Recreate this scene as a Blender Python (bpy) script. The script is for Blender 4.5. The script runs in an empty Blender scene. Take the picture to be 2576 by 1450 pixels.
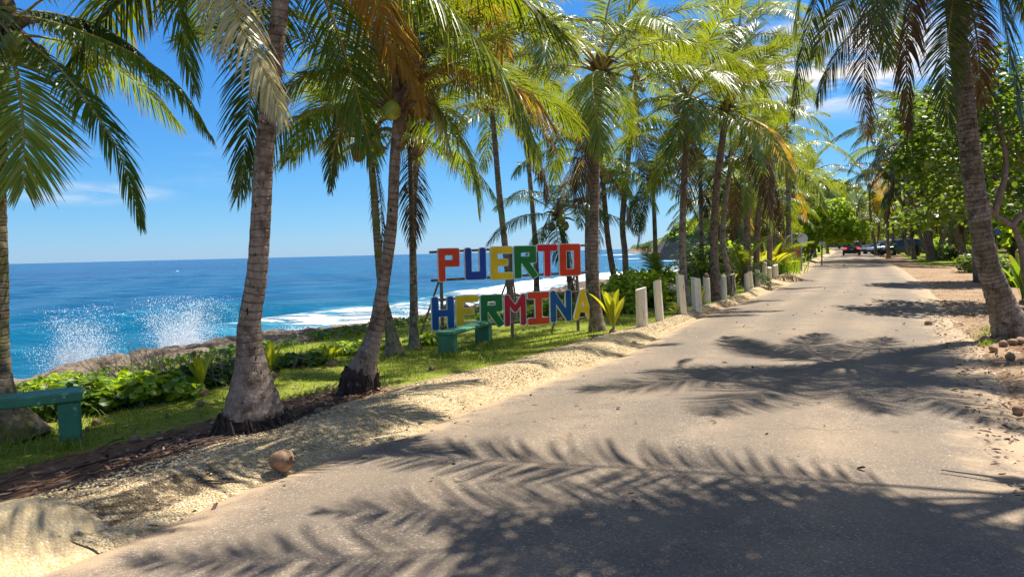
import bpy, math, random
import numpy as np
from mathutils import Vector, Matrix
R = math.radians
rng = np.random.default_rng(7)
random.seed(7)
C = bpy.context.scene.collection
scene = bpy.context.scene

# ------------------------------------------------------------------ camera
H = 1.6
PITCH, ROLL, F = R(2.92), R(1.37), 1805.0
fv = Vector((0, math.cos(PITCH), -math.sin(PITCH)))
r0 = Vector((1, 0, 0)); u0 = Vector((0, math.sin(PITCH), math.cos(PITCH)))
rv = r0*math.cos(ROLL) - u0*math.sin(ROLL)
uv = u0*math.cos(ROLL) + r0*math.sin(ROLL)
cam_d = bpy.data.cameras.new('camera'); cam = bpy.data.objects.new('camera', cam_d); C.objects.link(cam)
m = Matrix((rv, uv, -fv)).transposed().to_4x4(); m.translation = Vector((0, 0, H)); cam.matrix_world = m
cam_d.sensor_width = 36.0; cam_d.lens = 36.0*F/2575.0; cam_d.clip_start = 0.05; cam_d.clip_end = 60000
scene.camera = cam

def ray(px, py):
    return fv + rv*((px-1287.5)/F) + uv*((724.8-py)/F)
def G(px, py, z=0.0):
    d = ray(px, py); k = (z-H)/d.z
    return Vector((d.x*k, d.y*k, z))
def P(px, py, Y):
    d = ray(px, py); k = Y/d.y
    return Vector((d.x*k, Y, H+d.z*k))

# ------------------------------------------------------------------ light
SUN_AZ, SUN_EL = R(49), R(59)
sun_dir = Vector((math.sin(SUN_AZ)*math.cos(SUN_EL), math.cos(SUN_AZ)*math.cos(SUN_EL), math.sin(SUN_EL)))
ld = bpy.data.lights.new('sun', 'SUN'); ld.energy = 5.0; ld.angle = R(0.55); ld.color = (1.0, 0.94, 0.83)
lo = bpy.data.objects.new('sun', ld); C.objects.link(lo); lo.rotation_euler = (-sun_dir).to_track_quat('-Z', 'Y').to_euler()
scene.view_settings.view_transform = 'Standard'; scene.view_settings.look = 'None'
scene.view_settings.exposure = 0.98; scene.view_settings.gamma = 1.0
try:
    scene.cycles.max_bounces = 8; scene.cycles.transparent_max_bounces = 8
    scene.cycles.diffuse_bounces = 3; scene.cycles.glossy_bounces = 2; scene.cycles.transmission_bounces = 3
    scene.cycles.sample_clamp_indirect = 6.0
    scene.cycles.use_denoising = True
except Exception: pass

def N(nt, typ, props=None, **inp):
    n = nt.nodes.new(typ)
    for k, v in (props or {}).items(): setattr(n, k, v)
    for k, v in inp.items():
        key = k.replace('_', ' ')
        s = n.inputs[int(k[1:])] if (k[0] == 'i' and k[1:].isdigit()) else n.inputs[key]
        if isinstance(v, bpy.types.NodeSocket): nt.links.new(v, s)
        else: s.default_value = v
    return n
def ramp(nt, fac, stops, interp='LINEAR'):
    n = nt.nodes.new('ShaderNodeValToRGB'); nt.links.new(fac, n.inputs[0]); cr = n.color_ramp; cr.interpolation = interp
    while len(cr.elements) < len(stops): cr.elements.new(0.5)
    for e, (p, c) in zip(cr.elements, stops):
        e.position = p; e.color = (c if isinstance(c, tuple) else (c, c, c)) + (1,)
    return n.outputs[0]
def mix(nt, fac, a, b, mode='MIX'):
    n = nt.nodes.new('ShaderNodeMix'); n.data_type = 'RGBA'; n.blend_type = mode; n.clamp_factor = True
    for s, v in ((n.inputs[0], fac), (n.inputs[6], a), (n.inputs[7], b)):
        if isinstance(v, bpy.types.NodeSocket): nt.links.new(v, s)
        else: s.default_value = v if not isinstance(v, tuple) else v + (1,)*(4-len(v))
    return n.outputs[2]
def math_(nt, op, a, b=0.0, clamp=False):
    n = nt.nodes.new('ShaderNodeMath'); n.operation = op; n.use_clamp = clamp
    for s, v in ((n.inputs[0], a), (n.inputs[1], b)):
        if isinstance(v, bpy.types.NodeSocket): nt.links.new(v, s)
        else: s.default_value = v
    return n.outputs[0]

w = bpy.data.worlds.new('World'); scene.world = w; w.use_nodes = True
nt = w.node_tree; nt.nodes.clear()
sky = N(nt, 'ShaderNodeTexSky', dict(sky_type='NISHITA', sun_disc=False, sun_elevation=SUN_EL, sun_rotation=SUN_AZ, air_density=1.0, dust_density=0.1, ozone_density=4.0, altitude=0.0))
sep = N(nt, 'ShaderNodeSeparateColor', None, Color=sky.outputs[0])
def chan(o, k, g): return math_(nt, 'MULTIPLY', math_(nt, 'POWER', o, g), k)
EXPO = 0.98; KS = 10.0/2**EXPO
hs = N(nt, 'ShaderNodeCombineColor', None, i0=chan(sep.outputs[0], .033*KS, 1.30), i1=chan(sep.outputs[1], .118*KS, .88), i2=chan(sep.outputs[2], .37*KS, .5))
tc = N(nt, 'ShaderNodeTexCoord')
def cloud(dirv, inner, outer, sc, lo_, hi_, seed):
    nrm = N(nt, 'ShaderNodeVectorMath', dict(operation='NORMALIZE'), i0=tc.outputs['Generated'])
    sub = N(nt, 'ShaderNodeVectorMath', dict(operation='SUBTRACT'), i0=nrm.outputs[0], i1=tuple(dirv))
    mul = N(nt, 'ShaderNodeVectorMath', dict(operation='MULTIPLY'), i0=sub.outputs[0], i1=(1, 1, inner))
    ln = N(nt, 'ShaderNodeVectorMath', dict(operation='LENGTH'), i0=mul.outputs[0])
    msk = N(nt, 'ShaderNodeMapRange', dict(interpolation_type='SMOOTHSTEP'), Value=ln.outputs['Value'], From_Min=outer, From_Max=outer*0.25, To_Min=0.0, To_Max=1.0)
    mp = N(nt, 'ShaderNodeMapping', None, Vector=nrm.outputs[0], Scale=(sc, sc, sc*4.5), Location=(seed, seed, 0))
    nz = N(nt, 'ShaderNodeTexNoise', None, Vector=mp.outputs[0], Scale=1.0, Detail=7.0, Roughness=0.55, Distortion=0.35)
    th = N(nt, 'ShaderNodeMapRange', dict(interpolation_type='SMOOTHSTEP'), Value=nz.outputs[0], From_Min=lo_, From_Max=hi_)
    return math_(nt, 'MULTIPLY', msk.outputs[0], th.outputs[0])
def dirpx(px, py): return ray(px, py).normalized()
c1 = cloud(dirpx(200, 487), 7.0, 0.13, 9, 0.35, 0.85, 3.0)
c2 = cloud(dirpx(2080, 160), 2.6, 0.20, 8, 0.38, 0.62, 8.0)
c3 = cloud(dirpx(330, 400), 5.0, 0.3, 10, 0.48, 0.95, 12.0)
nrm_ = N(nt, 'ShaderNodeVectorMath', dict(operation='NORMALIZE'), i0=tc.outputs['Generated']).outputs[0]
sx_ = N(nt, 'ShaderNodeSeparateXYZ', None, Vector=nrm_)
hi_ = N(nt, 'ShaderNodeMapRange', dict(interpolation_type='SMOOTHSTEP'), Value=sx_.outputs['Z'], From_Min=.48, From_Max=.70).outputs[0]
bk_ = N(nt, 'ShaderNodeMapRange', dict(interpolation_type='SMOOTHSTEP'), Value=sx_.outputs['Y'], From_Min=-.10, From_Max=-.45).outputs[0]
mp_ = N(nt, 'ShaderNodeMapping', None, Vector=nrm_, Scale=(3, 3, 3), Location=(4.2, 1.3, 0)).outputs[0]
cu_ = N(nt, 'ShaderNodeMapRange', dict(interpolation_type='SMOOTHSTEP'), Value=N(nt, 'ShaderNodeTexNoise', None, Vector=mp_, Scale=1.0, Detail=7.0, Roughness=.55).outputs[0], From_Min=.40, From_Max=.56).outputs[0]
c_fill = math_(nt, 'MULTIPLY', math_(nt, 'MAXIMUM', hi_, bk_), cu_)   # unseen broken cloud overhead and behind the camera, added as warm fill light
cm = math_(nt, 'MAXIMUM', math_(nt, 'MULTIPLY', c_fill, .31), math_(nt, 'MAXIMUM', math_(nt, 'MULTIPLY', c1, 0.8), math_(nt, 'MAXIMUM', c2, math_(nt, 'MULTIPLY', c3, 0.25))), clamp=True)
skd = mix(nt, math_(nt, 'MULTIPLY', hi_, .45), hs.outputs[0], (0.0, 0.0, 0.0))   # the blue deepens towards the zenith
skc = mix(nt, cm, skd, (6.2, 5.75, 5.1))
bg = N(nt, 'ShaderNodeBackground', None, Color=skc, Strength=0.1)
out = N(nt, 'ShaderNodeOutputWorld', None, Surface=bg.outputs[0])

# ------------------------------------------------------------------ helpers
def tag(o, label=None, cat=None, group=None, kind=None):
    if label: o['label'] = label
    if cat: o['category'] = cat
    if group: o['group'] = group
    if kind: o['kind'] = kind
    return o
def empty(name, loc=(0, 0, 0), rz=0.0):
    o = bpy.data.objects.new(name, None); C.objects.link(o); o.location = loc; o.rotation_euler = (0, 0, rz)
    o.empty_display_size = 0.2
    return o
def mk_mesh(name, V, faces, mats, mi=None, attrs=None, smooth=False):
    me = bpy.data.meshes.new(name)
    V = np.asarray(V, dtype=np.float32)
    if isinstance(faces, np.ndarray): faces = [faces]
    faces = [np.asarray(f, dtype=np.int32) for f in faces if len(f)]
    nl = sum(f.size for f in faces); nf = sum(len(f) for f in faces)
    me.vertices.add(len(V)); me.vertices.foreach_set('co', V.ravel())
    me.loops.add(nl); me.loops.foreach_set('vertex_index', np.concatenate([f.ravel() for f in faces]))
    me.polygons.add(nf)
    tot = np.concatenate([np.full(len(f), f.shape[1], dtype=np.int32) for f in faces])
    st = np.concatenate([[0], np.cumsum(tot)[:-1]]).astype(np.int32)
    me.polygons.foreach_set('loop_start', st)
    try: me.polygons.foreach_set('loop_total', tot)
    except Exception: pass
    if mi is not None: me.polygons.foreach_set('material_index', np.asarray(mi, dtype=np.int32))
    me.polygons.foreach_set('use_smooth', np.full(nf, bool(smooth)))
    for k, a in (attrs or {}).items():
        at = me.attributes.new(k, 'FLOAT', 'POINT'); at.data.foreach_set('value', np.asarray(a, dtype=np.float32))
    for m_ in (mats if isinstance(mats, (list, tuple)) else [mats]): me.materials.append(m_)
    me.update(calc_edges=True); me.validate()
    return me
def link(name, me, parent=None, loc=None):
    o = bpy.data.objects.new(name, me); C.objects.link(o)
    if parent is not None: o.parent = parent
    if loc is not None: o.location = loc
    return o
class MB:
    """collects shapes (lists) into one mesh"""
    def __init__(s): s.v = []; s.f = {}; s.n = 0; s.mi = {}
    def add(s, V, Fs, mi=0):
        V = np.asarray(V, float)
        for f in Fs:
            s.f.setdefault(len(f), []).append([i+s.n for i in f]); s.mi.setdefault(len(f), []).append(mi)
        s.v.append(V); s.n += len(V)
    def box(s, c, d, rz=0.0, mi=0, bev=0.0, rx=0.0, ry=0.0):
        M = Matrix.Rotation(rz, 3, 'Z') @ Matrix.Rotation(ry, 3, 'Y') @ Matrix.Rotation(rx, 3, 'X')
        hx, hy, hz = d[0]/2, d[1]/2, d[2]/2; b = min(bev, hx*.9, hy*.9, hz*.9)
        if b <= 0:
            vs = [(x, y, z) for x in (-hx, hx) for y in (-hy, hy) for z in (-hz, hz)]
            fs = [(0, 1, 3, 2), (4, 6, 7, 5), (0, 4, 5, 1), (2, 3, 7, 6), (0, 2, 6, 4), (1, 5, 7, 3)]
        else:
            vs = []; idx = {}
            for sx in (-1, 1):
                for sy in (-1, 1):
                    for sz in (-1, 1):
                        for k in range(3):
                            q = [hx, hy, hz]; e = [hx-b, hy-b, hz-b]; p = e[:]; p[k] = q[k]
                            idx[(sx, sy, sz, k)] = len(vs); vs.append((sx*p[0], sy*p[1], sz*p[2]))
            fs = []
            I = idx
            for k in range(3):
                a, bb = [(1, 2), (2, 0), (0, 1)][k]
                for sg in (-1, 1):
                    q = []
                    for (pa, pb) in ((-1, -1), (1, -1), (1, 1), (-1, 1)):
                        t = [0, 0, 0]; t[k] = sg; t[a] = pa; t[bb] = pb; q.append(I[(t[0], t[1], t[2], k)])
                    fs.append(tuple(q if sg > 0 else q[::-1]))
            for k in range(3):
                a, bb = [(1, 2), (2, 0), (0, 1)][k]
                for sa in (-1, 1):
                    for sb in (-1, 1):
                        t = [0, 0, 0]; t[a] = sa; t[bb] = sb; q = []
                        for kk, e in ((a, -1), (bb, -1), (bb, 1), (a, 1)):
                            t2 = t[:]; t2[k] = e; q.append(I[(t2[0], t2[1], t2[2], kk)])
                        fs.append(tuple(q if sa*sb > 0 else q[::-1]))
            for sx in (-1, 1):
                for sy in (-1, 1):
                    for sz in (-1, 1):
                        q = [I[(sx, sy, sz, k)] for k in range(3)]
                        fs.append(tuple(q if sx*sy*sz > 0 else q[::-1]))
        V = [(M @ Vector(v)) + Vector(c) for v in vs]
        s.add(V, fs, mi)
    def tube(s, pts, rad, n=8, mi=0, cap=True):
        pts = [Vector(p) for p in pts]; rad = rad if hasattr(rad, '__len__') else [rad]*len(pts)
        V = []; up = None
        for i, p in enumerate(pts):
            t = (pts[min(i+1, len(pts)-1)] - pts[max(i-1, 0)]).normalized()
            if up is None:
                up = Vector((1, 0, 0)) if abs(t.x) < .8 else Vector((0, 1, 0))
            a = (up - t*up.dot(t)).normalized(); b = t.cross(a); up = a
            for k in range(n):
                th = 2*math.pi*k/n; V.append(p + (a*math.cos(th) + b*math.sin(th))*rad[i])
        fs = [(i*n+k, i*n+(k+1) % n, (i+1)*n+(k+1) % n, (i+1)*n+k) for i in range(len(pts)-1) for k in range(n)]
        if cap: fs += [tuple(range(n))[::-1], tuple((len(pts)-1)*n+k for k in range(n))]
        s.add(V, fs, mi)
    def lathe(s, prof, n=16, c=(0, 0, 0), axis='Z', mi=0):
        V = []
        for (r_, z) in prof:
            for k in range(n):
                a = 2*math.pi*k/n; x, y = r_*math.cos(a), r_*math.sin(a)
                p = (x, y, z) if axis == 'Z' else ((x, z, y) if axis == 'Y' else (z, x, y))
                V.append((p[0]+c[0], p[1]+c[1], p[2]+c[2]))
        fs = [(i*n+k, i*n+(k+1) % n, (i+1)*n+(k+1) % n, (i+1)*n+k) for i in range(len(prof)-1) for k in range(n)]
        fs += [tuple(range(n))[::-1], tuple((len(prof)-1)*n+k for k in range(n))]
        s.add(V, fs, mi)
    def mesh(s, name, mats, smooth=False, attrs=None):
        V = np.concatenate(s.v); ks = sorted(s.f)
        return mk_mesh(name, V, [np.array(s.f[k]) for k in ks], mats, mi=np.concatenate([s.mi[k] for k in ks]), smooth=smooth, attrs=attrs)
    def build(s, name, mats, parent=None, smooth=False, loc=None):
        return link(name, s.mesh(name, mats, smooth), parent, loc)

def hash2(i, j, seed=0):
    h = np.sin(i*127.1 + j*311.7 + seed*74.7)*43758.5453
    return h - np.floor(h)
def vnoise(x, y, seed=0):
    i, j = np.floor(x), np.floor(y); fx, fy = x-i, y-j
    fx = fx*fx*(3-2*fx); fy = fy*fy*(3-2*fy)
    a, b = hash2(i, j, seed), hash2(i+1, j, seed); c, d = hash2(i, j+1, seed), hash2(i+1, j+1, seed)
    return (a*(1-fx)+b*fx)*(1-fy) + (c*(1-fx)+d*fx)*fy
def fbm(x, y, oct=4, seed=0, gain=.5):
    s = 0; a = 1; t = 0
    for k in range(oct):
        s = s + a*vnoise(x*2**k + 17.3*k, y*2**k - 9.1*k, seed+k); t += a; a *= gain
    return s/t
def sstep(a, b, x):
    t = np.clip((x-a)/(b-a), 0, 1); return t*t*(3-2*t)

# road-aligned frame: s along the road, t to its left (sea side)
D = Vector((0.432, 0.902, 0)).normalized(); NL = Vector((-D.y, D.x, 0))
def st(p): return p.x*D.x + p.y*D.y, p.x*NL.x + p.y*NL.y
def W(s, t, z=0.0): return Vector((D.x*s + NL.x*t, D.y*s + NL.y*t, z))
def zs(s): return 0.0030*np.clip(np.asarray(s, float)-20, 0, 170)
# photograph traces of the road edges and the kerb, turned into ground curves
def curve_st(pts, z=0.0):
    q = sorted(st(G(px, py, z)) for px, py in pts)
    return np.array([a for a, _ in q]), np.array([b for _, b in q])
LE_s, LE_t = curve_st([(51, 1450), (358, 1332), (614, 1220), (901, 1117), (1007, 1094), (1192, 1019), (1370, 955), (1476, 920), (1583, 884), (1670, 835), (1780, 786), (1890, 749), (1975, 717)])
RE_s, RE_t = curve_st([(2575, 1035), (2538, 953), (2441, 836), (2366, 750), (2332, 716)])
KB_s = np.array([-3, 2.4, 3.18, 4.18, 5.4, 6.46, 7.96, 8.86, 10.43, 12.48, 14.11, 16.3, 19.9, 23.4]); KB_t = np.array([4.6, 4.5, 4.42, 4.40, 4.20, 4.06, 3.86, 3.78, 3.66, 3.55, 3.47, 3.43, 3.25, 3.05])
GE_s = np.array([-3, 3.7, 4.6, 6.86, 7.84, 9.05, 9.9, 11.7, 13.6, 15.1, 17.2, 20.7, 24.4]); GE_t = np.array([4.95, 4.85, 4.78, 4.72, 4.52, 4.30, 4.22, 4.12, 3.89, 3.68, 3.62, 3.42, 3.25])
LE_s = np.append([-3], LE_s); LE_t = np.append([3.9], LE_t)
def left_edge(s): return np.interp(s, np.append(LE_s, [60, 120, 230]), np.append(LE_t, [2.9, 2.9, 6.0]))
def right_edge(s): return np.interp(s, np.concatenate([[-6, 4.0], RE_s, [45, 80, 120, 230]]), np.concatenate([[-1.6, -1.45], RE_t, [-2.5, -2.4, -2.2, 0.5]]))
def kerb_t(s): return np.interp(s, np.append(KB_s, [60, 120, 230]), np.append(KB_t, [3.3, 3.3, 6.4]))
def grass_edge(s): return np.interp(s, np.append(GE_s, [60, 120, 230]), np.append(GE_t, [3.6, 3.6, 6.7]))
# ------------------------------------------------------------------ materials
def new_mat(name):
    m_ = bpy.data.materials.new(name); m_.use_nodes = True; m_.node_tree.nodes.clear(); return m_, m_.node_tree
def finish(nt, sh, disp=None):
    o = N(nt, 'ShaderNodeOutputMaterial', None, Surface=sh)
def bump(nt, h, strength=0.4, dist=0.02, normal=None):
    n = N(nt, 'ShaderNodeBump', None, Height=h, Strength=strength, Distance=dist)
    if normal is not None: nt.links.new(normal, n.inputs['Normal'])
    return n.outputs[0]
def noise(nt, vec, scale, detail=4.0, rough=0.55, dist=0.0):
    kw = dict(Scale=scale, Detail=detail, Roughness=rough, Distortion=dist)
    if vec is not None: kw['Vector'] = vec
    return N(nt, 'ShaderNodeTexNoise', None, **kw).outputs[0]
def attr(nt, name): return N(nt, 'ShaderNodeAttribute', dict(attribute_name=name)).outputs['Fac']
def objco(nt): return N(nt, 'ShaderNodeTexCoord').outputs['Object']
def orand(nt): return N(nt, 'ShaderNodeObjectInfo').outputs['Random']
def principled(nt, **kw):
    return N(nt, 'ShaderNodeBsdfPrincipled', None, **kw).outputs[0]
def plain(name, col, rough=0.6, var=0.25, scale=8.0, bmp=0.15, bscale=60.0, metal=0.0, spec=0.4):
    m_, nt = new_mat(name); co = objco(nt)
    n1 = noise(nt, co, scale, 5)
    c = mix(nt, ramp(nt, n1, [(0.3, 0.0), (0.7, 1.0)]), tuple(x*(1-var) for x in col), tuple(min(1, x*(1+var)) for x in col))
    kw = dict(Base_Color=c, Roughness=rough, Metallic=metal)
    b = bump(nt, noise(nt, co, bscale, 4), bmp, 0.01)
    s = N(nt, 'ShaderNodeBsdfPrincipled', None, Normal=b, **kw); s.inputs['Specular IOR Level'].default_value = spec
    finish(nt, s.outputs[0]); return m_

def leaf_mat(name, cols, tip, trans, rough=0.36, tmix=0.42, tipstart=0.72, spec=0.55, u='sv', strong_rand=0.5):
    m_, nt = new_mat(name); co = objco(nt)
    v = attr(nt, u); r = attr(nt, 'rnd'); orr = orand(nt)
    f = math_(nt, 'ADD', math_(nt, 'MULTIPLY', r, strong_rand), math_(nt, 'MULTIPLY', orr, 1-strong_rand), clamp=True)
    base = ramp(nt, f, cols)
    # dried tips and brown blotches that belong to the leaf
    t = math_(nt, 'ADD', v, math_(nt, 'MULTIPLY', math_(nt, 'SUBTRACT', noise(nt, co, 5.0, 3), 0.5), 0.9))
    tm = N(nt, 'ShaderNodeMapRange', dict(interpolation_type='SMOOTHSTEP'), Value=t, From_Min=tipstart, From_Max=tipstart+0.35).outputs[0]
    c = mix(nt, tm, base, tip)
    tr = mix(nt, tm, mix(nt, 0.5, base, trans, 'MIX'), tip)
    tr = mix(nt, 1.0, tr, (1.5, 1.45, .8), 'MULTIPLY')
    p = N(nt, 'ShaderNodeBsdfPrincipled', None, Base_Color=c, Roughness=rough); p.inputs['Specular IOR Level'].default_value = spec
    tl = N(nt, 'ShaderNodeBsdfTranslucent', None, Color=tr)
    mx = N(nt, 'ShaderNodeMixShader', None, i0=tmix, i1=p.outputs[0], i2=tl.outputs[0])
    finish(nt, mx.outputs[0]); return m_

M = {}
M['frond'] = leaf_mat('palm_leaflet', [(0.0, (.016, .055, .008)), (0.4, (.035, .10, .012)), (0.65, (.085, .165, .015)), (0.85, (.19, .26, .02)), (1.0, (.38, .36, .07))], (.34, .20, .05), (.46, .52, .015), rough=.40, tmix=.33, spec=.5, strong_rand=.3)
M['frond_shade'] = leaf_mat('palm_leaflet_shaded', [(0.0, (.022, .055, .010)), (0.5, (.04, .085, .014)), (1.0, (.09, .12, .015))], (.14, .09, .03), (.20, .22, .01), rough=.36, tmix=.20, spec=.35)  # darker leaflet copy for fronds in shade, the shade put into its colour
M['frond_old'] = leaf_mat('palm_leaflet_drying', [(0.0, (.30, .24, .04)), (0.5, (.45, .27, .06)), (1.0, (.50, .27, .08))], (.09, .045, .03), (.5, .32, .04), rough=.42, tmix=.38, tipstart=.55)
M['frond_pale'] = leaf_mat('palm_leaflet_bleached', [(0.0, (.30, .30, .12)), (0.5, (.40, .37, .18)), (1.0, (.48, .38, .20))], (.22, .13, .07), (.5, .45, .1), rough=.32, tmix=.35, tipstart=.75, spec=.7)
M['frond_dead'] = leaf_mat('palm_leaflet_dead', [(0.0, (.05, .03, .018)), (0.5, (.10, .06, .032)), (1.0, (.20, .13, .07))], (.10, .06, .035), (.16, .09, .04), rough=.7, tmix=.15, spec=.2)
M['rachis'] = plain('palm_rachis', (.30, .24, .04), .42, .3, 3)
M['rachis_dead'] = plain('palm_rachis_dead', (.13, .08, .045), .7, .3, 3)
M['sprout'] = leaf_mat('sprout_leaf', [(0.0, (.14, .21, .02)), (0.6, (.27, .30, .02)), (1.0, (.42, .36, .02))], (.24, .09, .02), (.6, .55, .02), rough=.36, tmix=.45, tipstart=.9)
M['sprout_green'] = leaf_mat('young_palm_leaf', [(0.0, (.05, .15, .015)), (0.6, (.12, .22, .02)), (1.0, (.3, .32, .02))], (.2, .12, .03), (.35, .5, .02), rough=.36, tmix=.42)
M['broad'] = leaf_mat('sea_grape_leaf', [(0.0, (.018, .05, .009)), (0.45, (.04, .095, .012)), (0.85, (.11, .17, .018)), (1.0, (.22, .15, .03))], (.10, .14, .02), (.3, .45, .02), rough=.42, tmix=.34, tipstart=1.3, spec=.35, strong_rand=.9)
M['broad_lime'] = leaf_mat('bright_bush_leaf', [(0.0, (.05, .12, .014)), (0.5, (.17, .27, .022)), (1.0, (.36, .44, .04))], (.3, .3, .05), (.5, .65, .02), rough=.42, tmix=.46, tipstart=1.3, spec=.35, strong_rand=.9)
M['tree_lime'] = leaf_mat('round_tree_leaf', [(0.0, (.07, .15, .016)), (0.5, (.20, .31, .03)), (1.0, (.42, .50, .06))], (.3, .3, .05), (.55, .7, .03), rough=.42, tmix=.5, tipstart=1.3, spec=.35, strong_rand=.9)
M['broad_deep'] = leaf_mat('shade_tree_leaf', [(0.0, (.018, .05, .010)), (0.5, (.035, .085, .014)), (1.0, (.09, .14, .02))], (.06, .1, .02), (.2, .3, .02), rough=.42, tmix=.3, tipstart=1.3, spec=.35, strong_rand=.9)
M['twig'] = plain('dry_twig', (.20, .16, .125), .85, .3, 10)
M['grassblade'] = leaf_mat('grass_blade', [(0.0, (.11, .18, .016)), (0.5, (.24, .29, .03)), (1.0, (.40, .37, .09))], (.28, .26, .08), (.35, .5, .03), rough=.55, tmix=.3, tipstart=.9, strong_rand=1.0, spec=.25)
M['coconut'] = plain('coconut_husk', (.25, .15, .085), .75, .45, 14, .5, 40)
M['coconut_green'] = plain('coconut_green', (.22, .25, .03), .4, .3, 12)
M['fibre'] = plain('palm_fibre', (.13, .085, .05), .9, .5, 18, .8, 40)
M['root'] = plain('palm_root', (.05, .033, .024), .95, .5, 20, 1.0, 35)
M['bark_broad'] = plain('broadleaf_bark', (.17, .13, .10), .85, .4, 9, .5, 30)

def bark(name, c_dark, c_mid, c_light, moss=(.16, .15, .03), moss_amt=0.0):
    m_, nt = new_mat(name); co = objco(nt)
    h = attr(nt, 'len')      # metres along the trunk
    n1 = noise(nt, co, 3.0, 5, .6)
    mp = N(nt, 'ShaderNodeMapping', None, Vector=co, Scale=(9, 9, 2.2)).outputs[0]
    n2 = noise(nt, mp, 3.5, 6, .65)
    hh = math_(nt, 'ADD', h, math_(nt, 'MULTIPLY', noise(nt, co, 2.3, 3), 0.16))
    ring = math_(nt, 'ABSOLUTE', math_(nt, 'SUBTRACT', math_(nt, 'FRACT', math_(nt, 'MULTIPLY', hh, 14.0)), 0.5))     # scars about every 7 cm
    rm = ramp(nt, ring, [(0.0, 1.0), (0.07, 0.55), (0.16, 0.0)])
    low = ramp(nt, h, [(0.35, 0.25), (1.0, 1.0)])
    rm2 = math_(nt, 'MULTIPLY', math_(nt, 'MULTIPLY', rm, low), ramp(nt, n1, [(0.35, .25), (0.6, 1.0)]))
    base = mix(nt, ramp(nt, n2, [(0.3, 0.0), (0.68, 1.0)]), c_mid, c_light)
    base = mix(nt, ramp(nt, noise(nt, co, 7.0, 5, .6), [(0.47, 0.0), (0.62, 0.85)]), base, c_dark)
    sp = noise(nt, co, 34.0, 3, .6)
    base = mix(nt, ramp(nt, sp, [(0.60, 0.0), (0.68, 0.55)]), base, tuple(min(1, x*1.75) for x in c_light))
    mp3 = N(nt, 'ShaderNodeMapping', None, Vector=co, Scale=(14, 14, 5)).outputs[0]
    pit = ramp(nt, noise(nt, mp3, 2.6, 2, .5), [(0.665, 0.0), (0.70, 1.0)])
    base = mix(nt, pit, base, (.012, .009, .007))
    base = mix(nt, math_(nt, 'MULTIPLY', rm2, 0.85), base, tuple(x*.45 for x in c_dark))
    if moss_amt: base = mix(nt, ramp(nt, noise(nt, co, 2.2, 4), [(0.45, 0.0), (0.62, moss_amt)]), base, moss)
    hgt = math_(nt, 'SUBTRACT', math_(nt, 'SUBTRACT', math_(nt, 'MULTIPLY', n2, 0.7), math_(nt, 'MULTIPLY', rm2, 0.6)), math_(nt, 'MULTIPLY', pit, 0.5))
    b = bump(nt, hgt, 0.75, 0.02)
    p = N(nt, 'ShaderNodeBsdfPrincipled', None, Base_Color=base, Roughness=0.88, Normal=b); p.inputs['Specular IOR Level'].default_value = .2
    finish(nt, p.outputs[0]); return m_
M['bark'] = bark('palm_bark', (.095, .062, .040), (.19, .135, .095), (.31, .24, .18))
M['bark_moss'] = bark('palm_bark_mossy', (.07, .052, .03), (.17, .13, .085), (.28, .23, .16), moss_amt=.75)
M['bark_pale'] = bark('palm_bark_pale', (.13, .092, .062), (.27, .20, .145), (.40, .32, .24))
M['bark_lichen'] = bark('palm_bark_lichen', (.055, .04, .028), (.16, .12, .085), (.34, .29, .22), moss=(.10, .08, .03), moss_amt=.5)
M['bark_orange'] = bark('palm_bark_orange', (.10, .06, .035), (.22, .13, .075), (.30, .21, .14))

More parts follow.
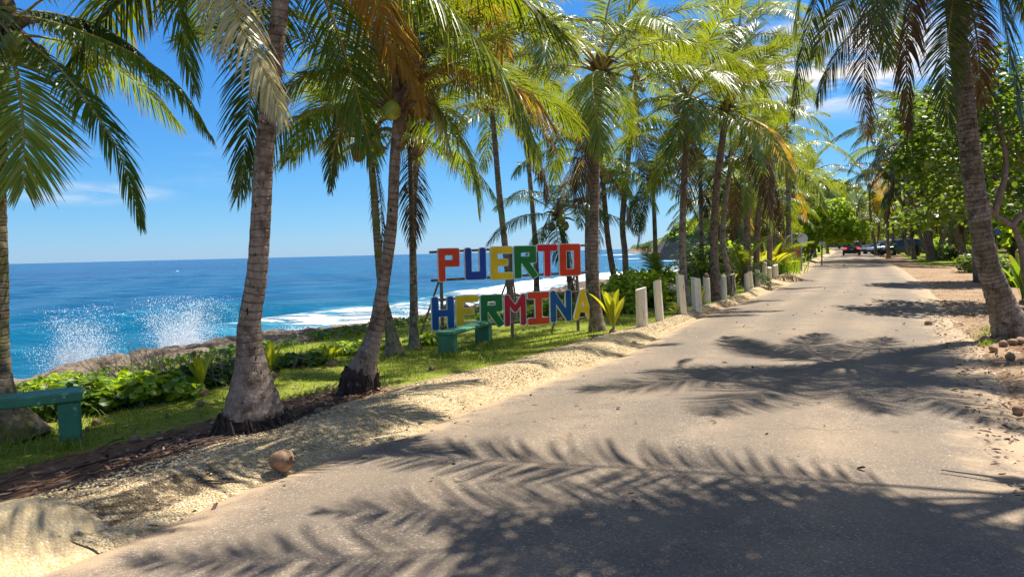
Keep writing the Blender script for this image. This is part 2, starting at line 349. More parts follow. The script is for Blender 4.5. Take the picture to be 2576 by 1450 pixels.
# ground ---------------------------------------------------------------
def ground_mat():
    m_, nt = new_mat('ground_soil_and_lawn'); co = objco(nt)
    g, dk, rk, lt = attr(nt, 'grass'), attr(nt, 'soil'), attr(nt, 'rock'), attr(nt, 'sand')
    nA = noise(nt, co, 1.3, 6, .62); nB = noise(nt, co, 14.0, 5, .6); nC = noise(nt, co, 70.0, 3, .6)
    wob = math_(nt, 'ADD', math_(nt, 'MULTIPLY', math_(nt, 'SUBTRACT', nA, .5), .9), math_(nt, 'MULTIPLY', math_(nt, 'SUBTRACT', nB, .5), .55))
    def mask(a, lo=.38, hi=.62):
        return N(nt, 'ShaderNodeMapRange', dict(interpolation_type='SMOOTHSTEP'), Value=math_(nt, 'ADD', a, wob), From_Min=lo, From_Max=hi).outputs[0]
    sand = mix(nt, ramp(nt, nA, [(0.35, 0.0), (0.65, 1.0)]), (.24, .155, .095), (.35, .245, .155))
    sand = mix(nt, ramp(nt, nC, [(0.55, 0.0), (0.75, .6)]), sand, (.20, .12, .07))
    soil = mix(nt, ramp(nt, nB, [(0.35, 0.0), (0.65, 1.0)]), (.12, .065, .036), (.26, .145, .08))
    soil = mix(nt, ramp(nt, nC, [(0.5, 0.0), (0.7, .7)]), soil, (.055, .035, .022))
    grass = mix(nt, ramp(nt, nB, [(0.3, 0.0), (0.7, 1.0)]), (.13, .17, .02), (.26, .29, .04))
    grass = mix(nt, ramp(nt, nA, [(0.48, 0.0), (0.72, .55)]), grass, (.26, .23, .08))
    vor = N(nt, 'ShaderNodeTexVoronoi', dict(feature='F1'), Vector=co, Scale=5.0).outputs[0]
    rock = mix(nt, ramp(nt, nB, [(0.35, 0.0), (0.65, 1.0)]), (.11, .075, .055), (.30, .225, .165))
    c = mix(nt, mask(lt), soil, sand)
    c = mix(nt, mask(g), c, grass)
    c = mix(nt, mask(dk), c, soil)
    c = mix(nt, mask(rk), c, rock)
    h = math_(nt, 'ADD', math_(nt, 'MULTIPLY', nB, .6), math_(nt, 'MULTIPLY', nC, .5))
    p = N(nt, 'ShaderNodeBsdfPrincipled', None, Base_Color=c, Roughness=.95, Normal=bump(nt, h, .7, .03)); p.inputs['Specular IOR Level'].default_value = .1
    finish(nt, p.outputs[0]); return m_
M['ground'] = ground_mat()
def rock_mat():
    m_, nt = new_mat('reef_rock'); co = objco(nt)
    n1 = noise(nt, co, 2.5, 7, .65); n2 = noise(nt, co, 16, 5, .65)
    c = mix(nt, ramp(nt, n1, [(0.36, 0.0), (0.62, 1.0)]), (.10, .072, .052), (.30, .235, .175))
    c = mix(nt, ramp(nt, n2, [(0.52, 0.0), (0.62, .75)]), c, (.05, .036, .028))
    c = mix(nt, ramp(nt, noise(nt, co, 5, 4), [(0.56, 0.0), (0.7, .6)]), c, (.36, .29, .215))
    p = N(nt, 'ShaderNodeBsdfPrincipled', None, Base_Color=c, Roughness=.9, Normal=bump(nt, math_(nt, 'ADD', n1, n2), 1.0, .08)); p.inputs['Specular IOR Level'].default_value = .2
    finish(nt, p.outputs[0]); return m_
M['rock'] = rock_mat()
def road_mat():
    m_, nt = new_mat('dusty_asphalt'); co = objco(nt)
    e = attr(nt, 'edge')
    nA = noise(nt, co, .55, 6, .6); nB = noise(nt, co, 3.0, 5, .6); nC = noise(nt, co, 120, 2, .5)
    vor = N(nt, 'ShaderNodeTexVoronoi', dict(feature='F1'), Vector=co, Scale=95.0)
    vcol = N(nt, 'ShaderNodeSeparateColor', None, Color=vor.outputs['Color']).outputs[0]
    asph = mix(nt, ramp(nt, nB, [(0.3, 0.0), (0.7, 1.0)]), (.172, .134, .098), (.232, .184, .134))
    asph = mix(nt, ramp(nt, vcol, [(0.0, 0.75), (0.3, 0.0), (0.80, 0.0), (0.93, 0.0)]), asph, (.085, .072, .065))
    asph = mix(nt, ramp(nt, vcol, [(0.84, 0.0), (0.96, .65)]), asph, (.46, .40, .33))
    dust = mix(nt, nC, (.37, .26, .16), (.47, .345, .22))
    dm = ramp(nt, math_(nt, 'ADD', math_(nt, 'MULTIPLY', nA, .7), math_(nt, 'MULTIPLY', nB, .3)), [(0.42, 0.0), (0.68, .5)])
    c = mix(nt, dm, asph, dust)
    tk = attr(nt, 'track')
    c = mix(nt, math_(nt, 'MULTIPLY', tk, ramp(nt, nB, [(.3, .25), (.7, .6)])), c, (.115, .098, .082))
    crk = N(nt, 'ShaderNodeTexVoronoi', dict(feature='DISTANCE_TO_EDGE'), Vector=N(nt, 'ShaderNodeVectorMath', dict(operation='ADD'), i0=co, i1=N(nt, 'ShaderNodeTexNoise', None, Vector=co, Scale=1.6, Detail=5.0).outputs['Color']).outputs[0], Scale=.42).outputs['Distance']
    crm = math_(nt, 'MULTIPLY', ramp(nt, crk, [(0.0, 1.0), (0.006, .8), (0.012, 0.0)]), ramp(nt, nA, [(.52, 0.0), (.60, .4)]))
    c = mix(nt, crm, c, (.05, .042, .036))
    spt = ramp(nt, noise(nt, co, 6.5, 3, .5), [(.68, 0.0), (.73, .55)])
    c = mix(nt, spt, c, (.085, .068, .055))
    em = N(nt, 'ShaderNodeMapRange', dict(interpolation_type='SMOOTHSTEP'), Value=math_(nt, 'ADD', e, math_(nt, 'MULTIPLY', math_(nt, 'SUBTRACT', nB, .5), 1.1)), From_Min=.5, From_Max=.95).outputs[0]
    c = mix(nt, math_(nt, 'MULTIPLY', em, .85), c, dust)
    h = math_(nt, 'ADD', math_(nt, 'MULTIPLY', vor.outputs['Distance'], -1.2), math_(nt, 'MULTIPLY', nB, .5))
    p = N(nt, 'ShaderNodeBsdfPrincipled', None, Base_Color=c, Roughness=.82, Normal=bump(nt, h, .38, .01)); p.inputs['Specular IOR Level'].default_value = .2
    finish(nt, p.outputs[0]); return m_
M['road'] = road_mat()
def kerb_mat(name, smooth=0.0):
    m_, nt = new_mat(name); co = objco(nt)
    e = attr(nt, 'up')   # 0 at the gutter, 1 at the crest, 2 behind
    nA = noise(nt, co, 1.6, 5, .6); nB = noise(nt, co, 12, 5, .6)
    vor = N(nt, 'ShaderNodeTexVoronoi', dict(feature='F1'), Vector=co, Scale=58.0)
    vcol = N(nt, 'ShaderNodeSeparateColor', None, Color=vor.outputs['Color']).outputs[0]
    c = mix(nt, ramp(nt, nA, [(0.3, 0.0), (0.7, 1.0)]), (.44, .31, .155), (.60, .46, .26))
    c = mix(nt, math_(nt, 'MULTIPLY', ramp(nt, vcol, [(0.0, .75), (0.35, 0.0)]), 1-smooth), c, (.24, .155, .08))
    c = mix(nt, math_(nt, 'MULTIPLY', ramp(nt, vcol, [(0.70, 0.0), (0.92, .85)]), 1-smooth*.5), c, (.68, .60, .44))
    st_ = attr(nt, 'stain')
    sm = N(nt, 'ShaderNodeMapRange', None, Value=math_(nt, 'ADD', st_, math_(nt, 'MULTIPLY', math_(nt, 'SUBTRACT', nB, .5), 1.6)), From_Min=.45, From_Max=.75).outputs[0]
    c = mix(nt, sm, c, (.12, .09, .055))
    h = math_(nt, 'ADD', math_(nt, 'MULTIPLY', vor.outputs['Distance'], -1.6*(1-smooth*.8)), nB)
    p = N(nt, 'ShaderNodeBsdfPrincipled', None, Base_Color=c, Roughness=.9, Normal=bump(nt, h, .8, .02)); p.inputs['Specular IOR Level'].default_value = .15
    finish(nt, p.outputs[0]); return m_
M['kerb'] = kerb_mat('gravelly_kerb'); M['kerb_smooth'] = kerb_mat('smooth_kerb', .8)
def pebble_mat():
    m_, nt = new_mat('pebbles'); r = attr(nt, 'rnd')
    c = ramp(nt, r, [(0.0, (.17, .12, .065)), (0.3, (.36, .26, .13)), (0.7, (.58, .46, .26)), (1.0, (.76, .68, .48))])
    finish(nt, principled(nt, Base_Color=c, Roughness=.8)); return m_
M['pebble'] = pebble_mat()
def litter_mat():
    m_, nt = new_mat('dry_leaf_litter'); r = attr(nt, 'rnd')
    c = ramp(nt, r, [(0.0, (.06, .03, .02)), (0.4, (.15, .08, .045)), (0.75, (.27, .16, .09)), (1.0, (.42, .32, .2))])
    finish(nt, principled(nt, Base_Color=c, Roughness=.8)); return m_
M['litter'] = litter_mat()
# sea -------------------------------------------------------------------
def sea_mat():
    m_, nt = new_mat('sea_water'); co = objco(nt)
    sh, fo = attr(nt, 'shallow'), attr(nt, 'foam')
    mpA = N(nt, 'ShaderNodeMapping', None, Vector=co, Rotation=(0, 0, R(-12)), Scale=(.35, 1.0, 1)).outputs[0]
    nL = noise(nt, mpA, .035, 4, .5)
    deep = mix(nt, ramp(nt, nL, [(0.35, 0.0), (0.65, 1.0)]), (.001, .018, .095), (.0015, .058, .165))
    c = mix(nt, sh, deep, (.002, .12, .20))
    nF = noise(nt, mpA, .9, 8, .68, .6); nF2 = noise(nt, mpA, .22, 5, .6, .3)
    fsum = math_(nt, 'ADD', fo, math_(nt, 'ADD', math_(nt, 'MULTIPLY', math_(nt, 'SUBTRACT', nF, .5), 1.7), math_(nt, 'MULTIPLY', math_(nt, 'SUBTRACT', nF2, .5), .9)))
    fm = N(nt, 'ShaderNodeMapRange', dict(interpolation_type='SMOOTHSTEP'), Value=fsum, From_Min=.52, From_Max=.72).outputs[0]
    aer = N(nt, 'ShaderNodeMapRange', dict(interpolation_type='SMOOTHSTEP'), Value=fsum, From_Min=.1, From_Max=.65).outputs[0]
    c = mix(nt, math_(nt, 'MULTIPLY', aer, .55), c, (.12, .42, .52))
    c = mix(nt, fm, c, (.86, .90, .93))
    rough = math_(nt, 'ADD', math_(nt, 'MULTIPLY', fm, .6), .16)
    w1 = noise(nt, mpA, .55, 5, .6); w2 = noise(nt, mpA, 3.2, 5, .6, .4); w3 = noise(nt, mpA, .12, 3, .5)
    h = math_(nt, 'ADD', math_(nt, 'ADD', math_(nt, 'MULTIPLY', w1, .8), math_(nt, 'MULTIPLY', w2, .22)), math_(nt, 'MULTIPLY', w3, 2.2))
    h = math_(nt, 'ADD', h, math_(nt, 'MULTIPLY', fm, .35))
    p = N(nt, 'ShaderNodeBsdfPrincipled', None, Base_Color=c, Roughness=rough, Normal=bump(nt, h, .95, 1.1)); p.inputs['IOR'].default_value = 1.33; p.inputs['Specular IOR Level'].default_value = .15
    finish(nt, p.outputs[0]); return m_
M['sea'] = sea_mat()
def spray_mat():
    m_, nt = new_mat('sea_spray')
    d = N(nt, 'ShaderNodeBsdfPrincipled', None, Base_Color=(.93, .95, .97, 1), Roughness=.25)
    t = N(nt, 'ShaderNodeBsdfTranslucent', None, Color=(.93, .95, .97, 1))
    mx = N(nt, 'ShaderNodeMixShader', None, i0=.45, i1=d.outputs[0], i2=t.outputs[0])
    finish(nt, mx.outputs[0]); return m_
M['spray'] = spray_mat()
def hill_mat():
    m_, nt = new_mat('hill_scrub'); co = objco(nt)
    n1 = noise(nt, co, .25, 6, .65); n2 = noise(nt, co, 1.6, 5, .65); rk = attr(nt, 'rock')
    c = mix(nt, ramp(nt, n2, [(0.35, 0.0), (0.65, 1.0)]), (.035, .08, .018), (.10, .16, .03))
    c = mix(nt, ramp(nt, n1, [(0.5, 0.0), (0.7, .5)]), c, (.16, .18, .05))
    r_ = mix(nt, ramp(nt, n2, [(0.4, 0.0), (0.6, 1.0)]), (.18, .12, .09), (.42, .30, .22))
    rm = N(nt, 'ShaderNodeMapRange', None, Value=math_(nt, 'ADD', rk, math_(nt, 'MULTIPLY', math_(nt, 'SUBTRACT', n1, .5), 1.0)), From_Min=.42, From_Max=.58).outputs[0]
    c = mix(nt, rm, c, r_)
    p = principled(nt, Base_Color=c, Roughness=.95, Normal=bump(nt, math_(nt, 'ADD', n1, n2), 1.0, 1.2)); finish(nt, p); return m_
M['hill'] = hill_mat()
def wood_paint(name, paint, wood, thr=.62):
    m_, nt = new_mat(name); co = objco(nt)
    mp = N(nt, 'ShaderNodeMapping', None, Vector=co, Scale=(14, 14, 1.1)).outputs[0]
    n1 = noise(nt, mp, 2.2, 5, .6, .4); n2 = noise(nt, co, 25, 4)
    c = mix(nt, ramp(nt, n2, [(0.3, 0.0), (0.7, 1.0)]), tuple(x*.86 for x in paint), paint)
    c = mix(nt, ramp(nt, n1, [(thr, 0.0), (thr+.035, .9)]), c, wood)
    p = principled(nt, Base_Color=c, Roughness=.7, Normal=bump(nt, math_(nt, 'SUBTRACT', n2, math_(nt, 'MULTIPLY', ramp(nt, n1, [(thr, 0.0), (thr+.04, 1.0)]), 2.0)), .5, .01)); finish(nt, p); return m_
M['post'] = wood_paint('chipped_cream_paint', (.80, .70, .52), (.16, .105, .06))
M['post_bare'] = wood_paint('dark_split_wood', (.62, .55, .42), (.045, .03, .022), .47)
M['plank'] = plain('weathered_plank', (.17, .125, .095), .85, .4, 12, .4, 60)
def bench_mat(name, c1, c2):
    m_, nt = new_mat(name); co = objco(nt)
    n1 = noise(nt, co, 4, 5, .6); n2 = noise(nt, co, 40, 4)
    c = mix(nt, ramp(nt, n1, [(0.35, 0.0), (0.65, 1.0)]), c1, c2)
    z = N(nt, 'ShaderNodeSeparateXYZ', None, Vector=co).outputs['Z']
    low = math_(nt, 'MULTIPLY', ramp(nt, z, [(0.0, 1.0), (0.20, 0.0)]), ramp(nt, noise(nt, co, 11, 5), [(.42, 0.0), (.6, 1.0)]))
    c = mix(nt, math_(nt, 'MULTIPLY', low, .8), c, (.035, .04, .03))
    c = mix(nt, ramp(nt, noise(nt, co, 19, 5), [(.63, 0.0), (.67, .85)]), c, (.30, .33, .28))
    p = principled(nt, Base_Color=c, Roughness=.6, Normal=bump(nt, n2, .35, .01)); finish(nt, p); return m_
M['bench'] = bench_mat('green_painted_concrete', (.028, .150, .072), (.042, .195, .10))
M['bench_far'] = bench_mat('green_painted_concrete_dull', (.015, .15, .10), (.025, .19, .13))
def paint(name, col, rough=.35, coat=0.0, metal=0.0):
    m_, nt = new_mat(name); co = objco(nt)
    n1 = noise(nt, co, 3, 5, .6); n2 = noise(nt, co, 30, 3)
    c = mix(nt, ramp(nt, n1, [(.3, 0.0), (.7, 1.0)]), tuple(x*.86 for x in col), tuple(min(1, x*1.08) for x in col))
    p = N(nt, 'ShaderNodeBsdfPrincipled', None, Base_Color=c, Roughness=rough, Metallic=metal, Normal=bump(nt, n2, .04, .005)); p.inputs['Coat Weight'].default_value = coat
    finish(nt, p.outputs[0]); return m_

def mist_mat():
    m_, nt = new_mat('spray_mist'); co = objco(nt)
    ln = N(nt, 'ShaderNodeVectorMath', dict(operation='LENGTH'), i0=co).outputs['Value']
    fall = N(nt, 'ShaderNodeMapRange', dict(interpolation_type='SMOOTHSTEP'), Value=ln, From_Min=1.0, From_Max=.15).outputs[0]
    z = N(nt, 'ShaderNodeSeparateXYZ', None, Vector=co).outputs['Z']
    low = N(nt, 'ShaderNodeMapRange', None, Value=z, From_Min=1.0, From_Max=-.6, To_Min=.15, To_Max=1.0).outputs[0]
    nz = ramp(nt, noise(nt, N(nt, 'ShaderNodeMapping', None, Vector=co, Location=(3.1, 1.7, .4)).outputs[0], 2.6, 5, .62, .5), [(.44, 0.0), (.66, 1.0)])
    d = math_(nt, 'MULTIPLY', math_(nt, 'MULTIPLY', math_(nt, 'MULTIPLY', fall, low), nz), 7.0)
    v = N(nt, 'ShaderNodeVolumeScatter', None, Color=(1, 1, 1, 1), Density=d, Anisotropy=.35)
    o = N(nt, 'ShaderNodeOutputMaterial', None); nt.links.new(v.outputs[0], o.inputs['Volume']); return m_
M['mist'] = mist_mat()
def sign_paint(name, col, rough=.36):
    m_, nt = new_mat(name); co = objco(nt)
    n1 = noise(nt, co, 3, 5, .6); n2 = noise(nt, co, 30, 3); n3 = noise(nt, N(nt, 'ShaderNodeMapping', None, Vector=co, Scale=(9, 9, 2)).outputs[0], 3.5, 5, .65)
    c = mix(nt, ramp(nt, n1, [(.3, 0.0), (.7, 1.0)]), tuple(x*.78 for x in col), tuple(min(1, x*1.08) for x in col))
    c = mix(nt, ramp(nt, n3, [(.58, 0.0), (.75, .14)]), c, tuple(min(1, x*.6+.10) for x in col))
    c = mix(nt, ramp(nt, noise(nt, co, 26, 4, .6), [(.70, 0.0), (.74, .8)]), c, (.30, .26, .2))
    p = N(nt, 'ShaderNodeBsdfPrincipled', None, Base_Color=c, Roughness=rough, Normal=bump(nt, n2, .08, .005)); p.inputs['Specular IOR Level'].default_value = .25; finish(nt, p.outputs[0]); return m_
# ------------------------------------------------------------------ palm fronds
def norm(a): return a/np.maximum(np.linalg.norm(a, axis=-1, keepdims=True), 1e-9)
def arc_path(L, e0, e1, p=1.0, sway=0.0, n=16):
    s = np.linspace(0, 1, n); e = e0 + (e1-e0)*s**p; a = sway*s**1.5
    dx, dz, dy = np.cos(e)*np.cos(a), np.sin(e), np.cos(e)*np.sin(a)
    d = np.stack([dx, dy, dz], 1)*(L/(n-1)); pts = np.zeros((n, 3)); pts[1:] = np.cumsum((d[1:]+d[:-1])/2, 0)
    return pts
def resample(path, s):
    path = np.asarray(path, float); seg = np.linalg.norm(np.diff(path, axis=0), axis=1); c = np.concatenate([[0], np.cumsum(seg)]); c /= c[-1]
    return np.stack([np.interp(s, c, path[:, k]) for k in range(3)], -1)
def smooth_path(ctrl, n=20):
    c = np.asarray(ctrl, float); out = []
    m_ = len(c); T = np.linspace(0, m_-1, n)
    for t in T:
        i = min(int(t), m_-2); u = t-i
        p0 = c[max(i-1, 0)] if i > 0 else 2*c[0]-c[1]; p1 = c[i]; p2 = c[i+1]; p3 = c[i+2] if i+2 < m_ else 2*c[-1]-c[-2]
        out.append(.5*((2*p1)+(-p0+p2)*u+(2*p0-5*p1+4*p2-p3)*u*u+(-p0+3*p1-3*p2+p3)*u**3))
    return np.array(out)
def frond_arrays(path, n=70, nseg=4, leafL=.75, leafW=.042, droop=.7, vee=.35, roll=0.0, bare=.16, seed=0, r_base=.035, ragged=.12, side=(-1, 1), Z=np.array([0, 0, 1.0])):
    g = np.random.default_rng(seed)
    s = np.linspace(bare, .995, n); Pn = resample(path, s)
    T = norm(resample(path, np.minimum(s+.02, 1)) - resample(path, np.maximum(s-.02, 0)))
    side0 = np.cross(T, Z); bad = np.linalg.norm(side0, axis=1) < .15
    hd = path[-1]-path[0]; hs_ = np.cross(np.array([hd[0], hd[1], 0.0]) + 1e-6, Z); hs_ /= np.linalg.norm(hs_)
    side0 = norm(side0*.9 + hs_*.5*np.sign((side0*hs_).sum(1, keepdims=True)+1e-9))
    side0 = norm(side0 - T*(side0*T).sum(1, keepdims=True)); U0 = np.cross(side0, T)
    rl = roll*np.linspace(.3, 1, n)[:, None]
    S = side0*np.cos(rl)+U0*np.sin(rl); U = U0*np.cos(rl)-side0*np.sin(rl)
    V = []; Fq = []; sv = []; rn = []; nv = 0
    prof = np.interp((s-bare)/(1-bare), [0, .08, .3, .6, .85, 1], [.45, .7, 1.0, .95, .66, .32])
    kk = np.linspace(0, 1, nseg+1); wprof = np.interp(kk, [0, .12, .45, .8, 1], [.45, 1, .9, .5, .06])
    for sd in side:
        a = np.interp((s-bare)/(1-bare), [0, .5, 1], [R(72), R(56), R(24)]) + g.normal(0, .06, n)
        v = vee + g.normal(0, .10, n)
        keep = g.random(n) > ragged*.4
        D0 = T*np.cos(a)[:, None] + np.sin(a)[:, None]*(sd*S*np.cos(v)[:, None] + U*np.sin(v)[:, None]); D0 = norm(D0)
        L = leafL*prof*(1+g.normal(0, .07, n))*np.where(g.random(n) < ragged, g.uniform(.5, .9, n), 1)
        dr = droop*(1+g.normal(0, .18, n))
        Wd = norm(T - D0*(T*D0).sum(1, keepdims=True)); tw = g.normal(0, .35, n)[:, None]
        Nn = np.cross(D0, Wd); Wd = norm(Wd*np.cos(tw)+Nn*np.sin(tw))
        P0 = Pn + g.normal(0, .004, (n, 3)); rr = g.random(n)
        cur = P0.copy(); rows = []
        d = D0
        for k in range(nseg+1):
            ww = (leafW*wprof[k]*(.6+.4*prof))[:, None]
            rows.append(np.stack([cur - Wd*ww/2, cur + Wd*ww/2], 1))
            if k < nseg:
                q = (kk[k]+kk[k+1])/2
                d = norm(D0 - Z*(dr*q**1.1)[:, None]*1.5)
                cur = cur + d*(L/nseg)[:, None]
        A = np.stack(rows, 1)[keep]            # n, nseg+1, 2, 3
        m_ = len(A); V.append(A.reshape(-1, 3))
        base = nv + np.arange(m_)[:, None]*(nseg+1)*2 + np.arange(nseg)[None, :]*2
        Fq.append(np.stack([base, base+1, base+3, base+2], -1).reshape(-1, 4))
        sv.append(np.tile(np.repeat(kk, 2), m_)); rn.append(np.repeat(rr[keep], (nseg+1)*2)); nv += m_*(nseg+1)*2
    # rachis
    q = 4; ns = 14; sp = np.linspace(0, 1, ns); RP = resample(path, sp); RT = norm(np.gradient(RP, axis=0))
    a1 = norm(np.cross(RT, Z+np.array([.02, .01, 0]))); b1 = np.cross(RT, a1)
    rad = r_base*np.interp(sp, [0, .06, .2, 1], [1.5, 1.0, .62, .13])
    ring = np.stack([RP + rad[:, None]*(a1*math.cos(2*math.pi*k/q) + .7*b1*math.sin(2*math.pi*k/q)) for k in range(q)], 1).reshape(-1, 3)
    idx = np.array([[i*q+k, i*q+(k+1) % q, (i+1)*q+(k+1) % q, (i+1)*q+k] for i in range(ns-1) for k in range(q)]) + nv
    nleaf = sum(len(f) for f in Fq)
    V.append(ring); Fq.append(idx); sv.append(np.full(len(ring), .1)); rn.append(np.full(len(ring), .5))
    mi = np.concatenate([np.zeros(nleaf), np.ones(len(idx))])
    return np.concatenate(V), np.concatenate(Fq), mi, np.concatenate(sv), np.concatenate(rn)
def frond_mesh(name, arr, mats):
    V, Fq, mi, sv, rn = arr
    return mk_mesh(name, V, Fq, mats, mi=mi, attrs=dict(sv=sv, rnd=rn))
# ages 0 (spear) .. 8 (dead, hanging)
AGES = [  # e0, e1, p, lenfac, droop, vee
    (86, 70, 1.0, .62, .15, .65), (76, 28, 1.3, .9, .35, .45), (64, -5, 1.2, 1.0, .5, .35), (52, -25, 1.1, 1.05, .65, .25),
    (38, -45, 1.0, 1.05, .8, .15), (22, -58, .9, 1.0, .95, .05), (2, -70, .8, 1.0, 1.1, -.05), (-28, -80, .7, .95, 1.25, -.2), (-58, -88, .5, .85, 1.7, -.3)]
LOD = {'near': (130, 5, .0225), 'mid': (88, 4, .029), 'far': (52, 3, .050), 'wide': (88, 4, .045)}
_fr = {}
def frond_lib(age, lod, v, mats_key):
    k = (age, lod, v, mats_key)
    if k not in _fr:
        e0, e1, p, lf, dr, ve = AGES[age]; n, ns, lw = LOD[lod]; g = random.Random(age*13+v*7+len(lod))
        path = arc_path(3.0*lf, R(e0+g.uniform(-6, 6)), R(e1+g.uniform(-10, 8)), p, g.uniform(-.5, .5))
        arr = frond_arrays(path, n, ns, (.72*(1.0 if age else .7)), lw*(1.0 if age < 8 else .7), dr, ve, g.uniform(-.5, .5), .17, age*31+v, .034, .14 if age < 6 else .3)
        mats = {'g': [M['frond'], M['rachis']], 's': [M['frond_shade'], M['rachis']], 'o': [M['frond_old'], M['rachis']], 'd': [M['frond_dead'], M['rachis_dead']]}[mats_key]
        _fr[k] = (frond_mesh('frond', arr, mats), arr)
    return _fr[k]
def trunk_mesh(pts, r, flare, hf=.35, n=14, mat='bark', name='trunk', step=.09, bulge=.0, seed=0):
    pts = smooth_path(pts, 30); L = np.linalg.norm(np.diff(pts, axis=0), axis=1).sum(); ns = max(8, int(L/step))
    s = np.linspace(0, 1, ns); Q = resample(pts, s); T = norm(np.gradient(Q, axis=0)); h = s*L
    g = np.random.default_rng(seed)
    rad = r*(1-.28*s) + flare*np.exp(-(h/hf)**1.25) + bulge*np.exp(-((h-hf*.7)/(hf*.6))**2)
    rad = rad*(1+ .022*np.sin(h*2*math.pi*6.8) + g.normal(0, .008, ns))
    rad[-3:] *= np.array([1.02, 1.0, .9])
    a = np.cross(T, np.array([0, 1.0, .01])); a = norm(a); b = np.cross(T, a)
    th = 2*math.pi*np.arange(n)/n
    nz = 1 + .05*(fbm(th[None, :]*1.2+seed, h[:, None]*1.4, 3, seed)-.5)*2
    V = Q[:, None, :] + (rad[:, None]*nz)[:, :, None]*(a[:, None, :]*np.cos(th)[None, :, None] + b[:, None, :]*np.sin(th)[None, :, None])
    idx = np.array([[i*n+k, i*n+(k+1) % n, (i+1)*n+(k+1) % n, (i+1)*n+k] for i in range(ns-1) for k in range(n)])
    cap = np.array([list(range((ns-1)*n, ns*n))])
    return mk_mesh(name, V.reshape(-1, 3), [idx, cap], M[mat], attrs=dict(len=np.repeat(h, n)), smooth=True)
def coconut_mesh(name, mat, R0=.12, seed=0, husk=True):
    g = np.random.default_rng(seed); n, m_ = 16, 12; V = []
    for i in range(m_+1):
        ph = math.pi*i/m_; z = -math.cos(ph)*1.18; r_ = math.sin(ph)**.85
        if z > .6: r_ *= 1-.25*(z-.6)/.58
        for k in range(n):
            a = 2*math.pi*k/n; rr = r_*(1+.09*math.cos(3*a+seed)+.07*math.cos(2*a+z*2+seed*2)*(.5+.5*z)+.035*g.normal())
            V.append((R0*rr*math.cos(a), R0*rr*math.sin(a), R0*z*(1+.02*g.normal())))
    F_ = [(i*n+k, i*n+(k+1) % n, (i+1)*n+(k+1) % n, (i+1)*n+k) for i in range(m_) for k in range(n)]
    return mk_mesh(name, V, np.array(F_), mat, smooth=True)
CN = [coconut_mesh('coconut', M['coconut'], .105, i) for i in range(3)]; CG = [coconut_mesh('coconut', M['coconut_green'], .10, 5+i) for i in range(2)]

